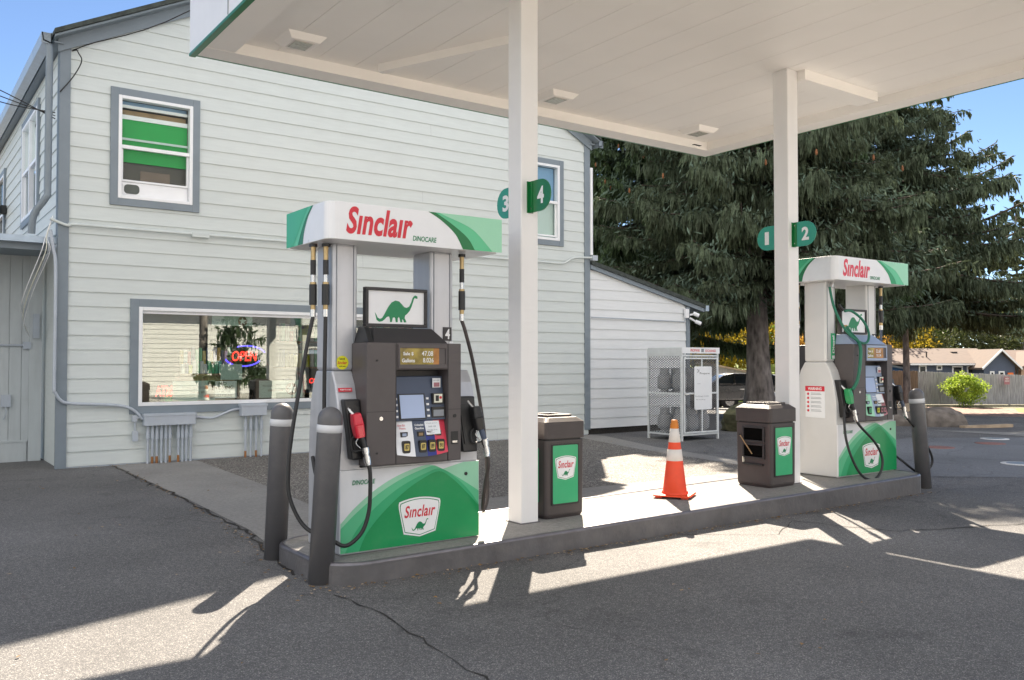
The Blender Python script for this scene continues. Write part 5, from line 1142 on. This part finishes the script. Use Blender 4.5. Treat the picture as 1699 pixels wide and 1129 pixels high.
    if cones:
        for k in range(min(cones, 60)):
            mc = MB()
            a = rng.uniform(0, 6.28); f = rng.uniform(.25, .75); rr = rmax * (1 - f) ** power * rng.uniform(.8, 1.02); z = cb + (h - cb) * f - .5
            c = (rr * math.cos(a), rr * math.sin(a)); mc.lathe([(0, 0), (.028, .03), (.03, .08), (.015, .14), (0, .15)], (c[0], c[1], z), 'cone_brown', 6); mc.build('seed_cone', t)
    return t
def leafy(name, xy, h, r, cb, seed, n, label, leaf, lw=.09, group=None, tr=.14, cat='tree', z0=None, clumps=26, flat_=.75, stems=7):
    x, y = xy; z0 = gz(x, y) if z0 is None else z0; t = thing(name, (x, y, z0), label, cat, group); rng = np.random.default_rng(seed)
    mb = MB(); trunk(mb, h * .8, tr, tr * .25, seed, 1.2, bend=.3, n=8)
    C = []; cz = (cb + h) / 2; hz = (h - cb) / 2
    for k in range(clumps):
        v = rng.normal(size=3); v /= np.linalg.norm(v); v *= rng.uniform(.35, 1) ** .5; c = np.array([v[0] * r, v[1] * r, cz + v[2] * hz * .9]); C.append(c)
        if k < stems * 2: mb.tube(smoothpath([(0, 0, cb * .6 + .1), (c[0] * .4, c[1] * .4, cb + (c[2] - cb) * .35), tuple(c)], 3), [tr * .3] * 3 + [tr * .2] * 2 + [tr * .08] * 2, 'twig', 5, caps=False)
    mb.build('trunk' if cat == 'tree' else 'stems', t); C = np.array(C)
    idx = rng.integers(0, clumps, n); v = rng.normal(size=(n, 3)); v /= np.linalg.norm(v, axis=1, keepdims=True); v *= (rng.uniform(0, 1, n) ** .4)[:, None]
    s_ = r * rng.uniform(.25, .46, clumps)[idx]; P = C[idx] + v * s_[:, None] * np.array([1, 1, flat_]); P[:, 2] = np.maximum(P[:, 2], .05)
    D_ = rng.normal(size=(n, 3)); D_[:, 2] -= .3; D_ /= np.linalg.norm(D_, axis=1, keepdims=True)
    out = rhombs(P, D_, rng.uniform(.8, 1.6, n) * lw * 1.6, rng.uniform(.6, 1.1, n) * lw * .5, rng)[:n]
    fastmesh('foliage', out, leaf, t); return t
# front big spruces
spruce('spruce_tree', (19.0, 15.1), 13.5, 5.0, 3.2, 11, 240, 'huge spruce with a thick bare trunk standing right behind the wire cage', 'needles_blue', tr=.40, dens=1.0, wd=.034, cones=40, droop=1.3)
spruce('spruce_tree', plc(29, 4.4), 14.5, 5.0, 2.9, 23, 210, 'dark spruce filling the gap between the store and the big trunk', 'needles_green', tr=.30, dens=1.0, wd=.038, cones=110)
spruce('spruce_tree', plc(33, 13.2), 14.6, 6.7, 5.6, 31, 170, 'wide drooping spruce behind the far pump with branches reaching over the houses', 'needles_blue', tr=.33, dens=.85, wd=.042, droop=1.35, extra=[(8.6, -.62, 5.0), (7.3, -.55, 6.2), (6.4, -.70, 7.2), (5.4, -.6, 7.4), (7.9, -.75, 5.6), (9.4, -.5, 4.2)])
spruce('spruce_tree', plc(31, 8.7), 17, 4.5, 3.8, 47, 190, 'tall dark spruce behind the far column, between the two larger spruces', 'needles_green', tr=.3, dens=.8, wd=.045)
spruce('spruce_tree', plc(40, 18.0), 10.6, 6.4, 4.4, 61, 150, 'smaller yellow green conifer hanging low at the right edge', 'needles_far', tr=.2, dens=.8, wd=.05, droop=1.2)
# autumn trees and far conifers
kinds = [(66, 17, 7.5, 3.6, 'autumn'), (62, 14.5, 6.2, 3.0, 'autumn'), (70, 22, 8, 3.8, 'leaf_green'), (72, 28.5, 9.0, 3.8, 'autumn'), (68, 26.0, 7.0, 2.6, 'autumn_orange'), (76, 33.0, 9.5, 4.0, 'autumn'), (64, 11.8, 6.5, 3.0, 'leaf_green'), (82, 37, 9.5, 4.2, 'leaf_green'), (58, 19.8, 5.0, 2.0, 'autumn_orange')]
lb = ['yellow autumn tree seen left of the thick spruce trunk', 'golden autumn tree seen just right of the wire cage', 'yellow green tree showing between trunk and far column', 'bright yellow autumn tree above the left end of the tan roof', 'orange tinted small tree just above the far pump cabinet', 'large yellow tree above the middle of the tan roof', 'green leafed tree above the annex corner and wire cage', 'mottled green tree behind the ridge of the tan roofed house', 'small orange tree half hidden by the far column']
for i, (dp, la, h, r_, m) in enumerate(kinds):
    leafy('autumn_tree', plc(dp, la), h, r_, 1.2, 100 + i, 5200, lb[i], m, lw=.17, group='autumn trees beyond the car park', clumps=34)
for i, (dp, la, h, r_) in enumerate(((76, 24, 6.0, 3.6), (80, 30, 7.5, 4.2), (78, 35.5, 7.0, 4.0), (82, 41, 8.2, 4.4), (80, 46.5, 8.8, 4.6), (84, 52, 9.4, 4.8), (78, 18, 5.2, 3.4))):
    leafy('thicket_tree', plc(dp, la), h, r_, .3, 400 + i, 4200, ['dark bushy tree just behind the far pump cabinet', 'dark bushy tree behind the left part of the tan roof', 'dark bushy tree behind the middle of the tan roof', 'dark bushy tree behind the white trimmed gable', 'dark bushy tree between the gable and the last house', 'dark bushy tree behind the last house at the right edge', 'dark bushy tree beside the far column, low behind the cars'][i], 'thicket', lw=.2, group='dark bushy trees behind the houses', clumps=34)
far = [(92, 41, 17, 5.5), (95, 47, 20, 6), (90, 53, 17, 5.5), (99, 57, 21, 6.5), (96, 64, 19, 6), (104, 36, 15, 5), (101, 70, 18, 6), (110, 30, 13, 5), (96, 24, 12, 5), (92, 18, 12, 5)]
fl_ = ['dark conifer above the ridge of the tan roofed house', 'tall dark conifer right of the hanging branches', 'dark conifer above the white trimmed gable', 'tallest dark conifer at the right edge of the photo', 'dark conifer at the far right behind the last house', 'low dark conifer behind the autumn trees', 'rightmost dark conifer of the distant row', 'short dark conifer behind the far pump sign', 'dark conifer behind the big spruce trunk', 'leftmost dark conifer of the distant row']
for i, (dp, la, h, r_) in enumerate(far):
    spruce('conifer_tree', plc(dp, la), h, r_, .8, 200 + i, 70, fl_[i], 'needles_far', tr=.3, dens=.42, wd=.16, group='distant dark conifers', droop=1.2, power=.62)
leafy('shrub', plc(44.6, 22.95), 1.78, .95, .15, 301, 5200, 'round bright green shrub growing against the grey board fence', 'shrub_leaf', lw=.065, cat='shrub', tr=.03, clumps=40)

# rocks
def rock(name, xy, sx, sy, sz, seed, m, label, rz=0):
    x, y = xy; mb = MB(); V = []; Fc = []; n, k = 18, 10
    for j in range(k + 1):
        ph = math.pi * j / k
        for i in range(n):
            a = 2 * math.pi * i / n; d = Vector((math.sin(ph) * math.cos(a), math.sin(ph) * math.sin(a), math.cos(ph)))
            q = d * (1 + .35 * noise.noise(d * 1.3 + Vector((seed, 0, 0))) + .14 * noise.noise(d * 4 + Vector((seed, 3, 0)))); q = Vector([math.copysign(abs(c) ** .72, c) for c in q])
            V.append((q.x * sx, q.y * sy, max(-.1, q.z * sz + sz * .55)))
    for j in range(k):
        for i in range(n): a = j * n + i; b = j * n + (i + 1) % n; Fc.append((a, a + n, b + n, b))
    mb.add(V, Fc, m, False); o = mb.build(name, loc=(x, y, gz(x, y) - .02)); o.rotation_euler = (0, 0, rz); return tag(o, label, name.replace('_', ' '))
rock('boulder', plc(20.6, 9.95), .62, .38, .30, 3, 'rock', 'flat topped brown boulder right of the right hand bollard', -.6)
rock('boulder', plc(20.8, 8.9), .50, .35, .25, 8, 'rock', 'darker boulder seen between the far pump and the right hand bollard', -.6)
rock('dirt_mound', plc(21.8, 9.6), .8, .5, .33, 5, 'sand', 'small heap of sand behind the boulders', -.6)
rock('mossy_rock', plc(18.2, 4.9), .65, .5, .36, 14, 'rock_moss', 'mossy rock at the foot of the spruce right of the wire cage', .3)
rock('mossy_rock', plc(19.5, 5.7), .7, .5, .25, 17, 'rock_moss', 'low mossy rock under the spruce trunk behind the far bin', .3)
p = plc(20.2, 10.9); mb = MB(); mb.box((-.75, -.08, 0), (.75, .08, .07), 'sand'); o = mb.build('timber_edging', loc=(p[0], p[1], gz(*p))); o.rotation_euler = (0, 0, -.25); tag(o, 'weathered timber lying on the asphalt beyond the boulder', 'timber')
# manhole covers
for (x, y, m, lab) in ((14.2, 7.65, 'iron_red', 'reddish manhole cover nearest the right hand bollard'), (15.6, 7.5, 'iron_red', 'reddish manhole cover farther from the bollard'), (12.85, 5.78, 'paint_white', 'white ringed fill cover at the right edge of the photo'), (16.6, 7.9, 'paint_white', 'white ringed fill cover beyond the reddish ones')):
    t = thing('manhole_cover', (x, y, .005), lab, 'manhole cover', 'round covers set in the asphalt')
    mb = MB(); mb.lathe([(.24, -.004), (.24, .004), (.17, .006)], (0, 0, 0), m, 28); mb.build('ring', t)
    mb = MB(); mb.lathe([(.17, .005), (0, .006)], (0, 0, 0), 'iron_red' if m != 'paint_white' else 'trim_gray', 28); mb.build('lid', t)

# fences -----------------------------------------------------------------
def fence(p0, p1, h0, h1, m, label, seed):
    rr = random.Random(seed); a = Vector(p0); b = Vector(p1); L = (b - a).length; ang = math.atan2(b.y - a.y, b.x - a.x)
    t = thing('board_fence', (a.x, a.y, gz(a.x, a.y)), label, 'fence', rz=ang)
    mb = MB(); x = 0
    while x < L:
        w_ = .138; f = x / L; h = h0 + (h1 - h0) * f + rr.uniform(-.015, .02); y = rr.uniform(-.006, .006)
        mb.prism([(x, .02), (x + w_, .02), (x + w_, h - .03), (x + w_ - .03, h), (x + .03, h), (x, h - .03)], 'y', y - .02, y, m); x += .147
    mb.build('boards', t)
    mb = MB()
    for zf in (.2, .85): mb.prism([(0, h0 * zf), (L, h1 * zf), (L, h1 * zf + .09), (0, h0 * zf + .09)], 'y', .008, .05, m)
    mb.build('rail', t)
    x = 0
    while x <= L:
        mb = MB(); mb.box((x, .051, -.1), (x + .09, .14, (h0 + (h1 - h0) * x / L) * .98), m); mb.build('post', t); x += 2.4
    return t
f0 = plc(46.2, 16.5); f1 = plc(46.2, 21.28); f2 = plc(45.9, 34)
fence(f0, f1, 1.78, 1.78, 'fence_brown', 'brown cedar board fence behind the far pump', 1)
fence(f1, f2, 1.75, 1.28, 'fence_gray', 'weathered grey board fence running to the right edge', 2)
for dp, la, z, lab in ((45.9, 23.6, .62, 'faded pink sign on the fence above the green shrub'), (45.8, 25.8, .42, 'faded pink sign on the fence right of the shrub')):
    x, y = plc(dp, la); t = thing('fence_sign', (x, y, z), lab, 'sign', 'faded signs on the grey fence', rz=math.atan2(RT.y, RT.x))
    mb = MB(); mb.box((-.14, -.02, -.20), (.14, 0, .20), 'pink_sign'); mb.build('plate', t); mb = MB()
    mb.text("NO", (0, -.022, .1), X_, Z_, .16, .08, 'ink_white', bold=.03); mb.text("PARKING", (0, -.022, -.02), X_, Z_, .22, .06, 'ink_white', bold=.03); mb.build('lettering', t)

# houses -----------------------------------------------------------------
ANG = math.atan2(RT.y, RT.x)
x, y = plc(62, 25.1); hs = thing('house', (x, y, -1.1), 'long single storey slate blue house with a tan roof and a white trimmed gable', 'house', rz=ANG)
ez, rz_ = 2.38, 3.35
mb = MB(); mb.box((2.9, 0, 0), (9.0, 6, ez), 'house_slate'); mb.prism([(9.0, 0), (9.0, ez)] if False else [(0, 0), (6, 0), (6, ez), (3, rz_), (0, ez)], 'x', 8.99, 9.1, 'house_slate'); mb.build('wall', hs)
mb = MB(); mb.prism([(-.45, ez - .10), (3, rz_ + .02), (6.4, ez - .1), (6.4, ez + .02), (3, rz_ + .14), (-.45, ez + .02)], 'x', -.6, 9.3, 'house_roof'); rf = mb.build('roof', hs)
mb = MB(); mb.box((-.3 + 3.1, -.53, ez - .12), (7.4, -.451, ez + .0), 'vinyl_white'); mb.build('gutter', hs)
for rx, rzz in ((2.3, .62), (6.9, .62)):
    mb = MB(); mb.box((rx, 1.9, rz_ - .30), (rx + .42, 2.3, rz_ - .12), 'ink_black'); mb.build('roof_vent', rf)
mb = MB(); mb.tube([(4.6, .9, ez + .2), (4.6, .9, ez + .8)], .05, 'ink_black', 8); mb.build('vent_pipe', rf)
mb = MB(); mb.box((-1.2, .6, 0), (2.88, 4, 1.95), 'house_blue'); mb.prism([(-1.2, 1.95), (2.88, 1.95), (-1.2, 2.75)], 'y', .6, 3.9, 'house_blue'); mb.build('lean_to', hs)
mb = MB(); mb.prism([(-1.3, 2.78), (3.05, 1.93), (3.05, 2.05), (-1.3, 2.90)], 'y', .45, 4.0, 'hood_gray'); mb.build('lean_to_roof', hs)
MB().box((2.85, .5, 0), (2.98, .62, 2.2), 'vinyl_white').build('corner_board', hs)
def hwin(x0, x1, z0, z1, y=-.02, frame='vinyl_white'):
    mb = MB(); mb.box((x0, y - .04, z0), (x1, y, z1), frame); w_ = mb.build('window', hs); mb = MB(); mb.box((x0 + .09, y - .05, z0 + .09), (x1 - .09, y - .041, z1 - .09), 'dark_glass'); mb.build('pane', w_)
hwin(3.6, 4.15, 1.0, 2.25); hwin(4.85, 5.25, 1.9, 2.25); hwin(5.95, 6.7, 1.2, 2.2); hwin(7.0, 7.5, 1.2, 2.2)
mb = MB(); mb.prism([(7.35, 0), (9.5, 0), (9.5, ez - .15), (8.43, rz_ - .12), (7.35, ez - .15)], 'y', -1.6, -.01, 'house_slate'); mb.build('gable_wall', hs)
mb = MB()
for s in (1, -1):
    xe = 8.43 - s * 1.35; mb.prism([(xe, ez - .42), (8.43, rz_ - .10), (8.43, rz_ + .03), (xe, ez - .29)], 'y', -1.95, 3.0, 'house_roof')
    mb.prism([(xe - s * .01, ez - .44), (8.43, rz_ - .11), (8.43, rz_ + .04), (xe - s * .01, ez - .28)], 'y', -2.0, -1.951, 'vinyl_white')
mb.build('gable_roof', hs)
hwin(7.75, 8.05, .9, 1.85, -1.62); hwin(8.35, 8.75, .9, 1.85, -1.62)
mb = MB(); mb.tube([(7.25, -.3, ez - .1), (7.25, -.1, ez - .4), (7.25, -.06, 0)], .05, 'ink_black', 6); mb.tube([(9.6, -1.7, ez - .3), (9.6, -1.66, 0)], .05, 'ink_black', 6); mb.build('downspout', hs)
mb = MB(); mb.box((8.95, -1.75, 1.25), (9.3, -1.65, 1.75), 'house_orange'); mb.build('door_wreath', hs)
x, y = plc(66, 34.8); h2 = thing('house', (x, y, -1.15), 'tan house with a brown roof partly out of frame at the right', 'house', rz=ANG)
mb = MB(); mb.box((.8, 0, 0), (9, 7, 2.35), 'house_tan'); mb.build('wall', h2)
mb = MB(); mb.prism([(-.4, 2.26), (3.5, 3.35), (7.4, 2.26), (7.4, 2.38), (3.5, 3.47), (-.4, 2.38)], 'x', -.3, 9.4, 'house_roof2'); mb.build('roof', h2)
mb = MB(); mb.prism([(2.6, 0), (7.2, 0), (7.2, 2.1), (4.9, 3.2), (2.6, 2.1)], 'y', -1.5, -.01, 'house_tan'); mb.build('gable_wall', h2)
mb = MB()
for s in (1, -1):
    xe = 4.9 - s * 2.7; mb.prism([(xe, 1.92), (4.9, 3.2), (4.9, 3.36), (xe, 2.08)], 'y', -1.9, 3, 'house_roof2')
mb.build('gable_roof', h2)
mb = MB(); mb.box((3.4, -1.56, 0), (6.4, -1.51, 1.9), 'car_charcoal'); mb.build('garage_door', h2)
mb = MB(); mb.tube([(.9, -.1, 2.3), (.9, -.06, 0)], .05, 'ink_black', 6); mb.build('downspout', h2)
# shed roof and timber wall glimpsed beside the cage
x, y = plc(50, 11.2); h3 = thing('garden_shed', (x, y, -.95), 'pale timber shed with a sloping roof seen just right of the wire cage', 'shed', rz=ANG)
mb = MB(); mb.prism([(0, 0), (3.4, 0), (3.4, 1.5), (0, 2.2)], 'y', 0, 2.4, 'fence_gray'); mb.build('wall', h3)
mb = MB(); mb.prism([(-.2, 2.22), (3.7, 1.45), (3.7, 1.53), (-.2, 2.32)], 'y', -.2, 2.6, 'sand'); mb.build('roof', h3)

# cars -------------------------------------------------------------------
def car(name, xy, rz, paint, label, L=4.6, Wd=1.85, H=1.68, suv=True, group='parked cars beyond the spruces', flip=False):
    x, y = xy; t = thing(name, (x, y, gz(x, y)), label, 'car', group, rz); k = L / 4.6
    if suv: prof = [(-2.28, .38), (-2.30, .78), (-2.18, .98), (-1.25, 1.08), (1.98, 1.10), (2.24, .95), (2.28, .42)]; cab = [(-1.30, 1.07), (-.62, H - .07), (-.2, H), (1.35, H - .02), (1.72, H - .16), (2.05, 1.09)]
    else: prof = [(-2.28, .34), (-2.30, .62), (-2.1, .80), (-1.2, .92), (1.75, .96), (2.2, .90), (2.28, .42)]; cab = [(-1.25, .91), (-.45, H - .06), (-.05, H), (.85, H - .02), (1.2, H - .12), (1.85, .95)]
    prof = [(a * k, b) for a, b in prof]; cab = [(a * k, b) for a, b in cab]; hw = Wd / 2
    def loft(P, w0, w1, zlo, zhi, m, mb):
        f = lambda z: w0 + (w1 - w0) * (z - zlo) / (zhi - zlo)
        mb.hull([(a, -f(b), b) for a, b in P], [(a, f(b), b) for a, b in P], m)
    mb = MB(); low = [(-2.26 * k, .30), (2.26 * k, .30)]
    loft(prof[:1] + prof[1:], hw, hw - .05, .3, 1.1, paint, mb); b = mb.build('body', t, bevel=.05, seg=3)
    mb = MB(); loft(cab, hw - .06, hw - .24, 1.0, H, paint, mb); mb.build('cabin', t, bevel=.05, seg=3)
    cx_ = sum(a for a, _ in cab) / len(cab)
    zb, zt_ = cab[0][1] + .04, H - .10
    def wx(z, s):  # x on front (s<0)/rear screen at z
        c = cab[0], cab[1]
        if s > 0: c = cab[5], cab[4]
        f = (z - c[0][1]) / (c[1][1] - c[0][1]); return c[0][0] + (c[1][0] - c[0][0]) * f
    f = lambda z: hw - .06 - .18 * (z - 1.0) / (H - 1.0) + .004
    for sd in (-1, 1):
        mm = .10
        segs = [(wx(zb, -1) + .18, wx(zt_, -1) + .14, -.25 * k, -.25 * k), (-.15 * k, -.15 * k, .78 * k, .74 * k), (.88 * k, .84 * k, wx(zb, 1) - .22, wx(zt_, 1) - .12)]
        for a0, a1, b0, b1 in segs:
            mb = MB(); mb.hull([(a0, sd * f(zb), zb), (b0, sd * f(zb), zb), (b1, sd * f(zt_), zt_), (a1, sd * f(zt_), zt_)], [(a0, sd * (f(zb) - .006), zb), (b0, sd * (f(zb) - .006), zb), (b1, sd * (f(zt_) - .006), zt_), (a1, sd * (f(zt_) - .006), zt_)], 'dark_glass'); mb.build('side_window', t)
    for s in (-1, 1):
        mb = MB(); a, c = wx(zb + .03, s) + s * .012, wx(zt_, s) + s * .012
        mb.hull([(a, -f(zb) + .12, zb + .03), (a, f(zb) - .12, zb + .03), (c, f(zt_) - .12, zt_), (c, -f(zt_) + .12, zt_)], [(a - s * .01, -f(zb) + .12, zb + .03), (a - s * .01, f(zb) - .12, zb + .03), (c - s * .01, f(zt_) - .12, zt_), (c - s * .01, -f(zt_) + .12, zt_)], 'dark_glass'); mb.build('windscreen' if s < 0 else 'rear_window', t)
    for wx_ in (-1.42 * k, 1.42 * k):
        for sd in (-1, 1):
            mb = MB(); yo = sd * (hw - .02); yi = sd * (hw - .24)
            mb.tube([(wx_, yo, .34), (wx_, yi, .34)], .34, 'black_rubber', 24); w_ = mb.build('wheel', t)
            mb = MB(); mb.tube([(wx_, yo + sd * .008, .34), (wx_, yo - sd * .01, .34)], .21, 'chrome', 16); mb.build('rim', w_)
            mb = MB(); mb.tube([(wx_, yo - sd * .012, .36), (wx_, yo - sd * .02, .36)], .42, 'ink_black', 24); mb.build('wheel_arch', t)
    for sd in (-1, 1):
        mb = MB(); mb.box((-2.31 * k, sd * (hw - .1), .66), (-2.2 * k, sd * (hw - .42), .82), 'vinyl_white'); mb.build('headlight', t)
        mb = MB(); mb.box((2.2 * k, sd * (hw - .06), .78), (2.29 * k, sd * (hw - .28), .98), 'logo_red'); mb.build('tail_light', t)
        mb = MB(); mb.box((-.02, sd * (hw - .03), .88), (.18, sd * (hw + .012), .905), 'chrome'); mb.box((.95, sd * (hw - .03), .9), (1.15, sd * (hw + .012), .925), 'chrome'); mb.build('door_handle', t)
    return t
car('parked_car', plc(37.5, 9.5), ANG, 'car_charcoal', 'charcoal hatchback parked between the wire cage and the big spruce trunk', H=1.55)
car('parked_car', plc(42.5, 11.6), ANG + .1, 'car_white', 'white car parked behind the charcoal hatchback', H=1.62)
car('parked_car', plc(41, 14.9), ANG + 1.2, 'car_black', 'tall black vehicle behind the far column', H=1.95, L=5.0, Wd=1.95)
car('parked_car', plc(36, 12.6), ANG + .2, 'car_black', 'low black car glimpsed between the far column and the far pump', H=1.45, suv=False)

# ---------------------------------------------------------------- across the street (seen in the shop window, lights the front)
ob = thing('facing_building', (4.0, -12.0, 0), 'long low white clapboard building mirrored in the shop window', 'building')
mb = MB(); mb.box((0, -8, 0), (24, 0, 3.55), 'white_paint')
for k in range(18): mb.hull([(0, .0, k * .195 + .02), (24, .0, k * .195 + .02), (24, .028, k * .195 + .02), (0, .028, k * .195 + .02)], [(0, .0, k * .195 + .21), (24, .0, k * .195 + .21), (24, .008, k * .195 + .21), (0, .008, k * .195 + .21)], 'white_paint')
mb.build('wall', ob)
mb = MB(); mb.prism([(.5, 3.5), (-4, 5.4), (-8.5, 3.5), (-8.5, 3.62), (-4, 5.55), (.5, 3.62)], 'x', -.5, 24.5, 'shingle'); mb.build('roof', ob)
t = thing('utility_pole', (10.05, -8.2, 0), 'brown timber utility pole mirrored in the shop window', 'pole')
mb = MB(); mb.lathe([(.17, -.1), (.13, 8.5), (0, 8.5)], (0, 0, 0), 'bark', 14); mb.build('pole', t)
mb = MB(); mb.box((-1.1, -.06, 7.8), (1.1, .06, 7.92), 'tan_wood'); mb.build('crossarm', t)
spruce('young_spruce', (11.0, -7.1), 3.3, 1.25, .7, 71, 34, 'small conifer mirrored in the shop window beside the neon sign', 'needles_green', tr=.07, dens=.8, wd=.03)
leafy('tree', (-9.5, -14), 9, 3.5, 2, 333, 5000, 'leafy tree standing behind the photographer', 'leaf_green', lw=.14, tr=.2)
